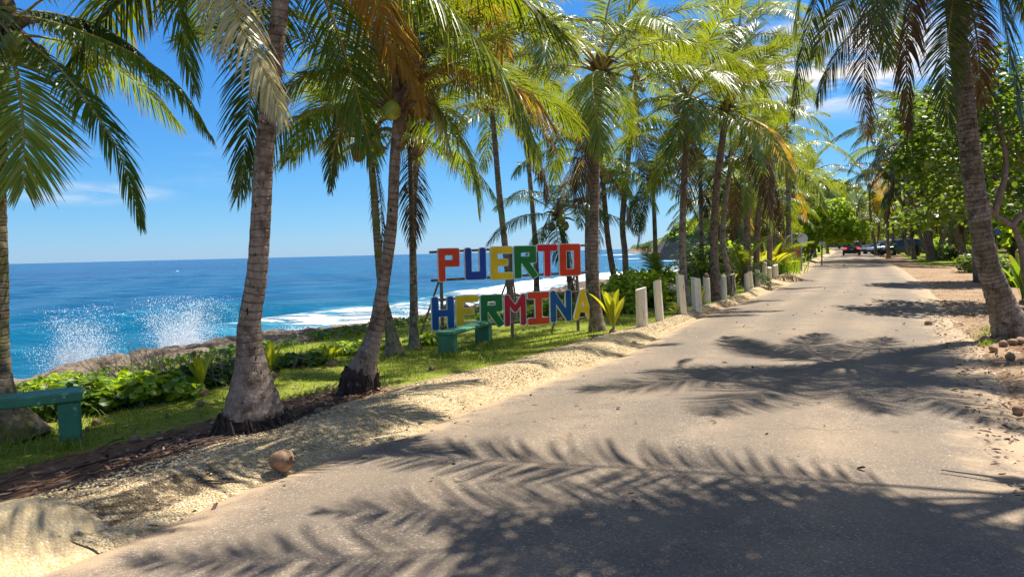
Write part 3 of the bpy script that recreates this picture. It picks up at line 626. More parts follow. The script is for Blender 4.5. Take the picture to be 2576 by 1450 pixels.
def sheath_mesh(r, seed=0):
    mb = MB(); g = random.Random(seed)
    mb.lathe([(r*.95, -.28), (r*1.25, -.12), (r*1.5, .05), (r*1.25, .25), (r*.6, .42), (.02, .5)], 12)
    for k in range(12):
        a = g.uniform(0, 6.28); el = g.uniform(-.2, 1.1); L = g.uniform(.18, .42)
        d = Vector((math.cos(a)*math.cos(el), math.sin(a)*math.cos(el), math.sin(el))); b = Vector((math.cos(a)*r, math.sin(a)*r, g.uniform(-.1, .2)))
        mb.tube([b, b+d*L*.6, b+d*L+Vector((0, 0, -.06))], [.04, .03, .012], 5)
    return mb
PALMS = []
def palm(name, label, base, pts, r=.12, flare=.14, hf=.35, nf=18, scale=1.0, lod='mid', mat='bark', seed=0, group=None, skip=None, custom=(), dead=1, ages=None, nuts=4, crown_lean=None, bulge=0, key='g', az0=None, split=True, amin=1, amax=6.2):
    """pts: world points of the trunk axis, first = base, last = crown"""
    g = random.Random(seed*17+3); base = Vector(base)
    root = empty(name, base); tag(root, label, 'palm tree', group)
    loc = [Vector(p)-base for p in pts]
    tm = trunk_mesh([tuple(p) for p in loc], r, flare, hf, 18 if lod == 'near' else (12 if lod == 'mid' else 8), mat, bulge=bulge, seed=seed, step=.035 if lod == 'near' else (.07 if lod == 'mid' else .2))
    link('trunk', tm, root); top = loc[-1]
    sheath_mesh(r*.72, seed).build('fibre_sheath', M['fibre'], root, True, top)
    items = []
    a0 = g.uniform(0, 6.28) if az0 is None else az0
    for i in range(nf):
        t = i/max(1, nf-1)
        age = int(round(amin + t*(amax-amin) + g.uniform(-.5, .5))); age = max(0, min(7, age))
        if ages: age = ages[i % len(ages)]
        az = a0 + i*2.39996 + g.uniform(-.2, .2)
        if skip and skip(az % (2*math.pi), age): continue
        mk_ = key if age < 6 else ('o' if g.random() < .22 else key)
        items.append((age, az, mk_))
    for i in range(dead): items.append((8 if g.random() < .7 else 7, g.uniform(0, 6.28), 'd'))
    if split:
        for age, az, mk_ in items:
            me, _ = frond_lib(age, lod, g.randrange(3), mk_)
            o = link('frond', me, root, top + Vector((math.cos(az)*r*.5, math.sin(az)*r*.5, .12-.03*age)))
            sc = scale*g.uniform(.9, 1.1); o.scale = (sc, sc*g.uniform(.9, 1.1), sc); o.rotation_euler = (g.uniform(-.12, .12), g.uniform(-.06, .06), az)
            if mk_ == 'd': o['label'] = 'dead brown frond hanging down'
    else:
        Vs, Fs, mi, sv, rn = [], [], [], [], []; nv = 0; mats = [M['frond'] if key == 'g' else M['frond_shade'], M['rachis'], M['frond_old'], M['frond_dead'], M['rachis_dead']]
        for age, az, mk_ in items:
            V, Fq, m2, s2, r2 = frond_lib(age, lod, g.randrange(3), mk_)[1]
            sc = scale*g.uniform(.9, 1.1); ca, sa = math.cos(az), math.sin(az)
            X = V*sc; X = np.stack([X[:, 0]*ca-X[:, 1]*sa, X[:, 0]*sa+X[:, 1]*ca, X[:, 2]+.12-.03*age], 1)
            Vs.append(X); Fs.append(Fq+nv); nv += len(X); sv.append(s2); rn.append(np.clip(r2*.6+g.random()*.4, 0, 1))
            mi.append(np.where(m2 == 0, {'g': 0, 's': 0, 'o': 2, 'd': 3}[mk_], 4 if mk_ == 'd' else 1))
        link('crown', mk_mesh('crown', np.concatenate(Vs), np.concatenate(Fs), mats, np.concatenate(mi), dict(sv=np.concatenate(sv), rnd=np.concatenate(rn))), root, top)
    for c in custom:
        cp = [np.array(Vector(q)-base) for q in c['pts']]
        n, ns, lw = LOD[lod]
        arr = frond_arrays(smooth_path(cp, 20), c.get('n', n), ns, c.get('L', .72), c.get('w', lw), c.get('droop', .8), c.get('vee', .15), c.get('roll', 0), c.get('bare', .15), c.get('seed', 1), c.get('rb', .034), c.get('ragged', .15))
        k = c.get('mat', 'g')
        mats = {'g': [M['frond'], M['rachis']], 's': [M['frond_shade'], M['rachis']], 'o': [M['frond_old'], M['rachis']], 'p': [M['frond_pale'], M['rachis']], 'd': [M['frond_dead'], M['rachis_dead']]}[k]
        o = link('frond', frond_mesh('frond', arr, mats), root)
        if k == 'd': o['label'] = 'dead brown frond hanging down'
        if k == 'o': o['label'] = 'orange brown drying frond'
    for i in range(nuts):
        a = g.uniform(0, 6.28); o = link('coconut', g.choice(CN+CG+CG), root, top + Vector((math.cos(a)*(r+.12), math.sin(a)*(r+.12), g.uniform(-.3, -.02)))); o.rotation_euler = (g.uniform(-.4, .4), g.uniform(-.4, .4), a)
    return root

# ------------------------------------------------------------------ broad leaves
def leaf_disc(pos, nrm_, size, rnd, elong=1.0, g=rng):
    """arrays of leaves: six-sided blades folded along the middle"""
    n = len(pos); a = norm(np.cross(nrm_, g.normal(size=(n, 3)))); b = np.cross(nrm_, a)
    L = size[:, None]*elong; Wd = size[:, None]
    p = [pos - a*L*.5, pos - a*L*.25 - b*Wd*.42 + nrm_*Wd*.1, pos + a*L*.22 - b*Wd*.42 + nrm_*Wd*.1, pos + a*L*.5, pos + a*L*.22 + b*Wd*.42 + nrm_*Wd*.1, pos - a*L*.25 + b*Wd*.42 + nrm_*Wd*.1]
    V = np.stack(p, 1).reshape(-1, 3); i = np.arange(n)[:, None]*6
    Fq = np.concatenate([i+np.array([[0, 1, 2, 3]]), i+np.array([[0, 3, 4, 5]])], 0)
    return V, Fq, np.repeat(rnd, 6)
def leaf_cloud(blobs, n, size, g, shell=.55, up=1.1, elong=1.0, zmin=None):
    """blobs: list of (centre, (rx, ry, rz)) ; leaves lie mostly in each blob's outer shell"""
    vol = np.array([b[1][0]*b[1][1]*b[1][2] for b in blobs])**.67; cnt = g.multinomial(n, vol/vol.sum())
    Ps, Ns = [], []
    for (c, r_), k in zip(blobs, cnt):
        d = norm(g.normal(size=(k, 3))); rad = shell + (1-shell)*g.random(k)**.6
        lump = 1 + .28*(vnoise(d[:, 0]*2.3+c[0]*3, d[:, 1]*2.3+d[:, 2]*3.1+c[1], 3)-.5)*2
        p = np.array(c) + d*np.array(r_)*(rad*lump)[:, None]
        Ps.append(p); Ns.append(norm(d*.6 + g.normal(size=(k, 3))*.55 + np.array([0, 0, up])))
    Ps = np.concatenate(Ps); Ns = np.concatenate(Ns)
    if zmin is not None: ok = Ps[:, 2] > zmin; Ps, Ns = Ps[ok], Ns[ok]
    sz = size*g.uniform(.6, 1.25, len(Ps))
    return leaf_disc(Ps, Ns, sz, g.random(len(Ps)), elong, g)
def cloud_mesh(name, blobs, n, size, mat, seed, **kw):
    g = np.random.default_rng(seed); V, Fq, r_ = leaf_cloud(blobs, n, size, g, **kw)
    return mk_mesh(name, V, Fq, mat, attrs=dict(rnd=r_, sv=r_*0))
def bush(name, label, cat, pos, blobs, n, size, mat, seed, group=None, stems=8, rz=0, elong=1.0, shell=.35, twigs=0):
    root = empty(name, pos, rz); tag(root, label, cat, group)
    link('foliage', cloud_mesh('foliage', blobs, n, size, M[mat], seed, elong=elong, shell=shell, zmin=-.1), root)
    mb = MB(); g = random.Random(seed)
    for i in range(stems):
        c, r_ = g.choice(blobs); b = Vector((c[0]*.5+g.uniform(-.15, .15), c[1]*.5+g.uniform(-.15, .15), -.1))
        e = Vector((c[0]+g.uniform(-1, 1)*r_[0]*.8, c[1]+g.uniform(-1, 1)*r_[1]*.8, c[2]+g.uniform(0, .9)*r_[2])); md = (b+e)/2+Vector((g.uniform(-.1, .1), g.uniform(-.1, .1), .1))
        mb.tube([b, md, e], [.022, .015, .006], 5)
    if stems: mb.build('stem', M['twig'], root)
    return root
def twig_mesh(seed, size=1.0, n=40, spread=1.0):
    mb = MB(); g = random.Random(seed)
    def rec(p, d, L, r_, k):
        e = p + d*L; mb.tube([p, (p+e)/2+Vector((g.uniform(-1, 1), g.uniform(-1, 1), g.uniform(-1, 1)))*L*.1, e], [r_, r_*.8, r_*.6], 4, cap=False)
        if k > 0:
            for _ in range(g.choice((2, 2, 3))):
                rec(e, (d+Vector((g.uniform(-1, 1), g.uniform(-1, 1), g.uniform(-.5, .9)))*.75).normalized(), L*g.uniform(.55, .8), r_*.6, k-1)
    for i in range(n):
        p = Vector((g.uniform(-1, 1)*spread, g.uniform(-1, 1)*spread*.6, 0)); d = Vector((g.uniform(-.6, .6), g.uniform(-.6, .6), 1)).normalized()
        rec(p, d, .22*size, .009*size, 3)
    return mb
def broad_tree(name, label, base, blobs, n, size, mat, seed, limbs, group=None, shell=.45, rtrunk=.14):
    root = empty(name, base); tag(root, label, 'tree', group)
    link('crown', cloud_mesh('crown', blobs, n, size, M[mat], seed, shell=shell, elong=1.05), root)
    mb = MB(); g = random.Random(seed)
    for lb in limbs:
        k = len(lb)-1; rr = [rtrunk*(1-.7*i/k) for i in range(k+1)]
        sp = smooth_path(lb, 14); rr = np.interp(np.linspace(0, k, 14), range(k+1), rr)
        mb.tube([tuple(p) for p in sp], list(rr), 8)
        for j in (6, 8, 10, 12):
            p = Vector(sp[j]); c, r_ = g.choice(blobs); e = Vector(c)+Vector((g.uniform(-1, 1)*r_[0], g.uniform(-1, 1)*r_[1], g.uniform(-.6, .8)*r_[2]))
            if (e-p).length > 3.2: e = p+(e-p).normalized()*3.0
            mb.tube([p, (p+e)/2+Vector((g.uniform(-.2, .2), 0, g.uniform(0, .3))), e], [rr[j]*.6, rr[j]*.4, .012], 6)
    mb.build('trunk', M['bark_broad'], root, True)
    return root
# sprouted coconut seedlings: a few stiff pleated blades
def sprout(label, pos, h, nb, mat, seed, spread=.5, group='sprouting coconut seedlings', wide=.055, rz=None):
    g = random.Random(seed); root = empty('coconut_seedling', pos); tag(root, label, 'seedling', group)
    for i in range(nb):
        az = i*2.4+g.uniform(-.3, .3) + seed; t = i/max(1, nb-1); out_ = spread*(.25+.75*t)*g.uniform(.8, 1.2); L = h*g.uniform(.8, 1.05)
        path = arc_path(L*1.08, R(88)-out_*.5, R(80)-out_*1.7, 1.3, g.uniform(-.2, .2), 12)
        n = len(path); T = norm(np.gradient(path, axis=0)); S_ = norm(np.cross(T, [0.02, 0, 1.0]) + np.array([0, -1e-3, 0])); U = np.cross(S_, T)
        s = np.linspace(0, 1, n); wd = wide*h/.6*np.interp(s, [0, .3, .42, .65, .9, 1], [.12, .2, .75, 1.0, .55, .04])
        cols = np.linspace(-1, 1, 7); V = []
        for c in cols: V.append(path + S_*(wd*c)[:, None] + U*(wd*(abs(c)*.55 + .09*(1 if int(round((c+1)*3)) % 2 else 0)))[:, None])
        V = np.stack(V, 1).reshape(-1, 3); k = 7
        Fq = np.array([[a*k+b, a*k+b+1, (a+1)*k+b+1, (a+1)*k+b] for a in range(n-1) for b in range(k-1)])
        sv = np.stack([np.maximum(s, .35+.6*abs(c)*(s > .5)) if abs(c) > .99 else s for c in cols], 1).ravel()
        o = link('leaf', mk_mesh('leaf', V, Fq, M[mat], attrs=dict(sv=sv, rnd=np.full(len(V), g.random()))), root); o.rotation_euler = (0, 0, az)
    o = link('husk', CN[seed % 3], root, (0, 0, .01)); o.scale = (.8, .8, .6)
    return root
# ================================================================== SETTING
SEA_Z = -2.0
def shore(s): return 12.2 + .5*np.sin(np.asarray(s)*.21) + .35*np.sin(np.asarray(s)*.57+1)
def zg(s, t):
    """height of the land"""
    s = np.asarray(s, float); t = np.asarray(t, float)
    z = zs(s).copy() if hasattr(zs(s), 'copy') else zs(s)
    z = z + .05*(fbm(s*.35, t*.35, 3, 5)-.5)*sstep(4.0, 6.0, t)
    z = z + .16*(fbm(s*.3+9, t*.3, 3, 8)-.5)*sstep(-3.2, -7, t) + .02*np.clip(-t-12, 0, 60)*sstep(10, 30, s)
    sh = shore(s)
    z = z - .40*sstep(8.6, sh-.6, t) - (zs(s)+2.2)*sstep(sh-.4, sh+1.4, t)
    # low kerb shelf behind the kerb
    z = z + .07*sstep(grass_edge(s)+1.0, grass_edge(s)-.1, t)*sstep(kerb_t(s)-.3, kerb_t(s), t)
    return z
def GG(px, py):
    """ground point seen at a pixel of the photograph"""
    z = 0.0
    for _ in range(12):
        p = G(px, py, z); s, t = st(p); z = float(zg(s, t)) if s < 200 else z
    return Vector((p.x, p.y, z))
def onground(x, y, dz=0.0):
    s, t = st(Vector((x, y, 0))); return Vector((x, y, float(zg(s, t))+dz))
def nonuni(a, b, fine_a, fine_b, d, growth=1.06):
    v = list(np.arange(fine_a, fine_b, d)); x, k = v[-1], d
    while x < b: k *= growth; x += k; v.append(min(x, b))
    x, k = v[0], d
    while x > a: k *= growth; x -= k; v.insert(0, max(x, a))
    return np.array(v)
def gridmesh(name, S, T, zf, mat, attrs_f=None, smooth=True):
    ss, tt = np.meshgrid(S, T, indexing='ij'); z = zf(ss, tt)
    X = D.x*ss + NL.x*tt; Y = D.y*ss + NL.y*tt; V = np.stack([X, Y, z], -1).reshape(-1, 3)
    n, m_ = ss.shape; i = np.arange(n-1)[:, None]*m_ + np.arange(m_-1)[None, :]
    Fq = np.stack([i, i+m_, i+m_+1, i+1], -1).reshape(-1, 4)
    at = {k: v.ravel() for k, v in (attrs_f(ss, tt) if attrs_f else {}).items()}
    return mk_mesh(name, V, Fq, mat, attrs=at, smooth=smooth)
T1B, T2B = GG(640, 1078), GG(905, 985)
s1, t1 = st(T1B); s2, t2 = st(T2B)
def ground_attrs(s, t):
    kt = kerb_t(s); re = right_edge(s)
    ge = grass_edge(s); lawn = sstep(ge-.15, ge+.35, t)*(1-sstep(9.2, 10.4, t))
    near_dirt = sstep(7.4, 5.8, s)*(1-sstep(ge+.75, ge+1.45, t))
    lawn = lawn*(1-near_dirt)
    far = sstep(30, 40, s)*sstep(kt-.4, kt, t); lawn = np.maximum(lawn, far)
    # right side lawns
    rg = sstep(re-.9-.02*(s-50), re-1.7-.02*(s-50), t)*sstep(50, 54, s)*(1-sstep(92, 100, s)) + sstep(re-1.6, re-2.6, t)*sstep(32.5, 33.6, s)*(1-sstep(37, 38.2, s)) + sstep(re-9, re-10, t)*sstep(26, 30, s)
    grass = np.clip(np.where(t > 0, lawn, rg*.95), 0, 1)
    soil = 1.1*np.exp(-((s-s1)**2+(t-t1)**2)/.55) + 1.1*np.exp(-((s-s2+.3)**2+(t-t2)**2)/.4) + near_dirt*.62*sstep(ge+.0, ge+.25, t)*(1-sstep(ge+.7, ge+1.2, t))
    soil = soil + .75*np.exp(-((s-s1+1.2)**2)/1.3-((t-t1+.1)**2)/.12)
    soil = soil + np.where(t < 0, 1.05*sstep(re+.1, re-.9, t)*(1-sstep(13.5, 15.5, s)) + .6*sstep(re-9, re-14, t), 0)
    sand = np.where(t > 0, sstep(ge+1.5, ge+.1, t), 1.0)
    rock = sstep(9.9, 10.8, t)
    return dict(grass=grass, soil=np.clip(soil, 0, 1), sand=sand, rock=rock)
S = nonuni(-8, 330, 0, 30, .22, 1.05); T = nonuni(-150, 15.5, -9, 13.5, .2, 1.08)
g_me = gridmesh('ground', S, T, lambda s, t: zg(s, t) - np.where((t < left_edge(s)+.15) & (t > right_edge(s)+.1), .03, 0), M['ground'], ground_attrs)
tag(link('ground', g_me), kind='structure')
# road
Sr = nonuni(-3, 260, -3, 40, .16, 1.04); k = 26
V, A, TR = [], [], []
for s_ in Sr:
    a, b = float(right_edge(s_)), float(left_edge(s_))
    a += .09*(fbm(np.array(s_*.8), np.array(3.0), 4, 3)-.5)*2; b += .03*(fbm(np.array(s_*1.5), np.array(7.0), 3, 4)-.5)*2
    for j in range(k+1):
        u = j/k; t_ = a+(b-a)*u; z = float(zs(s_)) + .012 + .03*math.sin(math.pi*u)
        if j in (0, k): z -= .035
        p = W(s_, t_, z); V.append(p); TR.append(max(math.exp(-((u-c_)/.075)**2) for c_ in (.2, .42, .62, .84)))
        A.append(max(0, 1-abs(t_-a)/1.5, 1.1-abs(b-t_)/.55))
n = len(Sr); i = np.arange(n-1)[:, None]*(k+1)+np.arange(k)[None, :]
me = mk_mesh('road', V, np.stack([i, i+k+1, i+k+2, i+1], -1).reshape(-1, 4), M['road'], attrs=dict(edge=A, track=TR), smooth=True)
tag(link('road', me), kind='structure')
# kerb: a low rounded lip of gravelly concrete, cast in two pieces
sb = st(G(300, 1312, .05))[0]
UK, HK = [-.2, 0, .25, .5, .75, 1.0, 1.3, 1.7, 2.0, 2.3], [-.03, .012, .025, .065, .105, .122, .118, .10, .08, .02]
def kerb_tu(s, u):
    b, kt, ge = left_edge(s), kerb_t(s), grass_edge(s); f = np.maximum(.22, kt-b); q = np.maximum(.14, ge-kt)
    return np.where(u < 1, b+u*f, b+f+(u-1)*q)
def kz(s, t):
    b, kt, ge = left_edge(s), kerb_t(s), grass_edge(s); f = np.maximum(.22, kt-b); q = np.maximum(.14, ge-kt); u = np.where(t < b+f, (t-b)/f, 1+(t-b-f)/q)
    return np.maximum(zs(s)+np.interp(u, UK, HK), zg(s, t))
def kerb(name, sa, sz, mat, label, smooth, seed):
    SS = nonuni(sa, sz, sa, min(sz, 26), .05, 1.03); us = np.concatenate([np.linspace(-.2, 1, 22), np.linspace(1, 2.3, 18)[1:]])
    ss, uu = np.meshgrid(SS, us, indexing='ij'); tt = kerb_tu(ss, uu); h = np.interp(uu, UK, HK)
    h = h + (.006 if smooth else .013)*(fbm(ss*2.2, tt*2.2, 4, seed)-.5)*2*np.clip(uu*3, 0, 1) + (0 if smooth else .012*(fbm(ss*9, tt*9, 3, seed+1)-.5)*2*np.clip(uu*3, 0, 1))
    if not smooth: h = h*(1+.08*(fbm(ss*.6, ss*0+1., 2, 9)-.5)*2) - .02*np.exp(-((ss-sb-.5)/.9)**2)*sstep(.0, .5, uu)
    else: h = h + .035*sstep(.15, .7, uu)*np.sqrt(np.clip((sz-ss)/.10, 0, 1)) - .012
    z = zs(ss)+h
    V = np.stack([D.x*ss+NL.x*tt, D.y*ss+NL.y*tt, z], -1).reshape(-1, 3)
    st_ = np.zeros_like(ss)
    if not smooth: st_ = .72*np.exp(-((ss-sb-.45)/.75)**4)*sstep(.10, .3, uu)*sstep(.98, .75, uu) + .42*np.exp(-((uu-1.0)/.5)**2)*sstep(7.5, 9, ss)*(fbm(ss*.8, ss*0+2, 2, 4))
    n, m_ = ss.shape; i = np.arange(n-1)[:, None]*m_+np.arange(m_-1)[None, :]
    me = mk_mesh(name, V, np.stack([i, i+m_, i+m_+1, i+1], -1).reshape(-1, 4), mat, attrs=dict(up=uu.ravel(), stain=st_.ravel()), smooth=True)
    tag(link(name, me), label, 'kerb')
kerb('kerb', -3.0, sb, M['kerb_smooth'], 'smooth rounded end piece of tan concrete kerb in the bottom corner', True, 21)
kerb('kerb', sb-.25, 150, M['kerb'], 'long rounded yellow gravel kerb between lawn and road', False, 22)

# rocky shore
def rock_z(s, t):
    r1 = 1-np.abs(fbm(s*1.1, t*1.3, 5, 31)-.5)*4; r2 = fbm(s*.45, t*.5, 3, 33)
    z = zg(s, np.minimum(t, shore(s)-.5)) + .03 + .20*r1*sstep(9.6, 10.8, t) + .30*(r2-.4)
    z = z + .75*np.clip(fbm(s*.9+4, t*.9, 4, 37)-.42, 0, 1)*sstep(16.5, 19, s)*sstep(40, 30, s)
    z = z - .18*sstep(10.4, 9.4, t)
    return z - 2.4*sstep(shore(s)+.15, shore(s)+.9, t)
S = nonuni(-2, 135, 3, 34, .09, 1.04); T = np.arange(9.2, 14.2, .085)
tag(link('rocky_shore', gridmesh('rocky_shore', S, T, rock_z, M['rock'])), kind='structure')

# sea
th = np.linspace(R(-80), R(62), 620); rr = np.concatenate([np.linspace(9, 60, 230), 60*np.exp(np.linspace(0, math.log(30000/60), 190))[1:]])
rg_, tg_ = np.meshgrid(rr, th, indexing='ij'); X = rg_*np.sin(tg_); Y = rg_*np.cos(tg_)
s = X*D.x+Y*D.y; t = X*NL.x+Y*NL.y
near = np.exp(-rg_/220)
sw = .16*np.sin(t*.55+s*.10+2.5*fbm(s*.05, t*.05, 2, 40))+.10*np.sin(t*.9-s*.25+1)+.22*(fbm(s*.22, t*.5, 4, 41)-.5)
ridge = .65*np.exp(-((t-37.5-.9*np.sin(s*.25))/1.5)**2)*sstep(48, 30, s) + .5*np.exp(-((t-30.5-.8*np.sin(s*.2))/1.3)**2)*sstep(40, 52, s)*sstep(120, 90, s)
Z = SEA_Z + (sw*near+ridge)*sstep(12.5, 17, t)
foam = 1.1*sstep(17.0, 13.2, t)*sstep(-14, 8, s)*(1-.0*s)
foam = np.maximum(foam, sstep(20, 32, s)*sstep(35, 30, t)*(.60+.34*sstep(27, 14, t)))
foam = np.maximum(foam, .95*np.exp(-((t-29.8-.8*np.sin(s*.2))/2.8)**2)*sstep(42, 54, s)*sstep(150, 110, s))
foam = np.maximum(foam, .22*np.exp(-((t-38.0)/1.0)**2)*sstep(40, 30, s))
def patch(px, py, wx, wy, amp):
    p = G(px, py, SEA_Z); sx, tx = math.atan2(p.x, p.y), math.hypot(p.x, p.y)
    return amp*np.exp(-((tg_-sx)/wx)**2-((np.log(rg_)-math.log(tx))/wy)**2)
for a in ((1560, 640, .035, .10, .9), (1640, 636, .03, .10, .9), (1600, 650, .05, .05, .8), (1700, 655, .07, .05, .9), (1780, 654, .05, .05, .9), (1540, 631, .02, .05, .6), (447, 681, .0016, .05, .9)):
    foam = np.maximum(foam, patch(*a))
foam[t < 9] = 0
shal = np.clip(.20 + .55*np.exp(-np.clip(t-12, 0, None)/45) + .9*(fbm(s*.012+3, t*.02, 3, 44)-.5) - .15*sstep(300, 1500, rg_), 0, 1)
n, m_ = X.shape; i = np.arange(n-1)[:, None]*m_+np.arange(m_-1)[None, :]
Fq = np.stack([i, i+1, i+m_+1, i+m_], -1).reshape(-1, 4)
keep = (t.ravel()[Fq].max(1) > 11.0)
me = mk_mesh('sea', np.stack([X, Y, Z], -1).reshape(-1, 3), Fq[keep], M['sea'], attrs=dict(shallow=shal.ravel(), foam=foam.ravel()), smooth=True)
tag(link('sea', me), kind='structure')

# headlands
def headland(cx, cy, lx, ly, h, rz, seed, name='headland', base=SEA_Z-.5, cliff=.35):
    n = 90; u = np.linspace(-1, 1, n); uu, vv = np.meshgrid(u, u, indexing='ij')
    ca, sa = math.cos(rz), math.sin(rz); x = uu*lx; y = vv*ly
    rad = np.sqrt(uu**2+vv**2)*(1+.35*(fbm(uu*2+seed, vv*2, 3, seed)-.5)*2)
    e = (sstep(1.0, .82, rad)*cliff + (1-cliff)*np.clip(1-rad/1.0, 0, 1)**.85)*sstep(1.0, .86, np.maximum(np.abs(uu), np.abs(vv)))
    z = base + h*e*(1+.18*(fbm(uu*3+seed, vv*3, 4, seed+2)-.5)*2) + (.09*h*(fbm(uu*16, vv*16, 3, seed+5)-.5) + .03*h*(fbm(uu*40, vv*40, 2, seed+7)-.5))*sstep(.05, .4, e)
    X = cx + x*ca-y*sa; Y = cy + x*sa+y*ca
    i = np.arange(n-1)[:, None]*n+np.arange(n-1)[None, :]
    zz = (z-base)/h
    rk = sstep(cliff*1.15, cliff*.75, zz)
    me = mk_mesh(name, np.stack([X, Y, z], -1).reshape(-1, 3), np.stack([i, i+n, i+n+1, i+1], -1).reshape(-1, 4), M['hill'], attrs=dict(rock=rk.ravel()), smooth=True)
    tag(link(name, me), kind='structure')
p = G(1655, 628.5, SEA_Z)
q = ray(1680, 600); Yh = 640; headland(165, Yh+60, 52, 90, 18, R(-12), 3, cliff=.25)
q = ray(1860, 600); Yh = 215; headland(98, Yh+30, 50, 32, 30, R(14), 8, cliff=.22)
# wooded rise behind the road
def scrub(name, cx, cy, lx, ly, n, seed, z0_, z1_):
    src = [o for o in bpy.data.objects if o.name.startswith('headland') and abs(np.mean([v.co.x for v in o.data.vertices])-cx) < 25][0].data
    co = np.zeros(len(src.vertices)*3); src.vertices.foreach_get('co', co); co = co.reshape(-1, 3); g = np.random.default_rng(seed)
    co = co[(co[:, 2] > z0_)]; pk = co[g.integers(0, len(co), n//14)]; bl_ = [((p_[0], p_[1], p_[2]+.1), (1.8, 1.8, .8)) for p_ in pk]
    tag(link(name, cloud_mesh(name, bl_, n, .75, M['tree_lime'], seed, shell=.6, up=2.2)), kind='stuff')
scrub('headland_scrub', 96, 245, 46, 30, 9000, 3, 2.0, 20)
q = ray(2230, 560); Yh = 300; headland(212, Yh, 80, 60, 25, R(-8), 12, name='wooded_hill', base=0, cliff=.05)
headland(190, 150, 62, 62, 13, R(-30), 14, name='wooded_hill', base=.2, cliff=.05)

# ------------------------------------------------------------------ small ground cover
def scatter_blades(name, pts, hmin, hmax, w_, mat, seed, lean=.6, kind='stuff'):
    g = np.random.default_rng(seed); n = len(pts); a = g.uniform(0, 2*math.pi, n); hgt = g.uniform(hmin, hmax, n)
    side = np.stack([np.cos(a), np.sin(a), np.zeros(n)], 1)*(w_*g.uniform(.6, 1.2, n))[:, None]
    ln = g.normal(0, lean, (n, 2)); tip = np.stack([ln[:, 0]*hgt, ln[:, 1]*hgt, hgt], 1); mid = tip*np.array([.35, .35, .58])
    V = np.stack([pts-side/2, pts+side/2, pts+mid+side*.38, pts+mid-side*.38, pts+tip+side*.06, pts+tip-side*.06], 1).reshape(-1, 3)
    i = np.arange(n)[:, None]*6; Fq = np.concatenate([i+np.array([[0, 1, 2, 3]]), i+np.array([[3, 2, 4, 5]])])
    me = mk_mesh(name, V, Fq, M[mat], attrs=dict(rnd=np.repeat(g.random(n), 6), sv=np.tile([0, 0, .5, .5, 1, 1], n)))
    return me
def stpts(s, t, dz=0.0, zf=zg):
    return np.stack([D.x*s+NL.x*t, D.y*s+NL.y*t, zf(s, t)+dz], 1)
g = np.random.default_rng(77)
def lawn_points(n, sa, sz, ta, tz, pw=1.0):
    s = sa+(sz-sa)*g.random(n)**pw; t = grass_edge(s)-.1+(tz-grass_edge(s)+.1)*g.random(n)
    a = ground_attrs(s, t); v = a['grass'] - 1.1*a['soil'] + (fbm(s*1.3, t*1.3, 3, 61)-.5)*.9
    ok = v > .42; return s[ok], t[ok]
s, t = lawn_points(120000, 2.2, 34, .15, 10.2, 1.5)
me = scatter_blades('lawn_grass', stpts(s, t), .012, .038, .007, 'grassblade', 5)
tag(link('lawn_grass', me), kind='stuff')
s, t = lawn_points(26000, 2.5, 60, 3.9, 10.6, 1.2)
cl = fbm(s*.9, t*.9, 3, 66) > .53; me = scatter_blades('rough_grass', stpts(s[cl], t[cl]), .06, .17, .011, 'grassblade', 6, .5)
tag(link('rough_grass', me), kind='stuff')
# right hand grass
s = g.uniform(26, 100, 80000); t = right_edge(s)-g.uniform(1.4, 26, 80000); a = ground_attrs(s, t)['grass']; ok = a > .6
tag(link('verge_grass', scatter_blades('verge_grass', stpts(s[ok], t[ok]), .02, .07, .014, 'grassblade', 8)), kind='stuff')
# pebbles in and along the kerb
def rocks(name, pts, smin, smax, mat, seed, pw=2.5, flat=.6):
    g = np.random.default_rng(seed); n = len(pts); r_ = smin+(smax-smin)*g.random(n)**pw
    o = np.array([[1, 0, 0], [-1, 0, 0], [0, 1, 0], [0, -1, 0], [0, 0, 1], [0, 0, -1]], float)
    o = o[None]*(1+g.normal(0, .22, (n, 6, 1))); a = g.uniform(0, 6.28, n); ca, sa = np.cos(a)[:, None], np.sin(a)[:, None]
    o = np.stack([o[:, :, 0]*ca-o[:, :, 1]*sa, o[:, :, 0]*sa+o[:, :, 1]*ca, o[:, :, 2]*flat], -1)*r_[:, None, None]
    V = (pts[:, None]+o).reshape(-1, 3); i = np.arange(n)[:, None]*6
    Fq = np.concatenate([i+np.array([[a_, b_, c_]]) for a_, b_, c_ in ((0, 2, 4), (2, 1, 4), (1, 3, 4), (3, 0, 4), (2, 0, 5), (1, 2, 5), (3, 1, 5), (0, 3, 5))])
    return mk_mesh(name, V, Fq, mat, attrs=dict(rnd=np.repeat(g.random(n), 6)))
n = 26000; s = 1.5+24*g.random(n)**1.7; u = g.uniform(.12, 2.1, n); t = kerb_tu(s, u)
ok = ((s > sb+1.3) | (t > kerb_t(s)-.06) | (g.random(n) < .12)) & ((s > sb) | (g.random(n) < .2)); s, t = s[ok], t[ok]
tag(link('kerb_gravel', rocks('kerb_gravel', stpts(s, t, .0, kz), .004, .016, M['pebble'], 3)), kind='stuff')
n = 5000; s = 4+40*g.random(n)**1.5; t = right_edge(s)-g.normal(.4, .9, n)
tag(link('verge_gravel', rocks('verge_gravel', stpts(s, t, .012), .005, .03, M['pebble'], 4, 4)), kind='stuff')
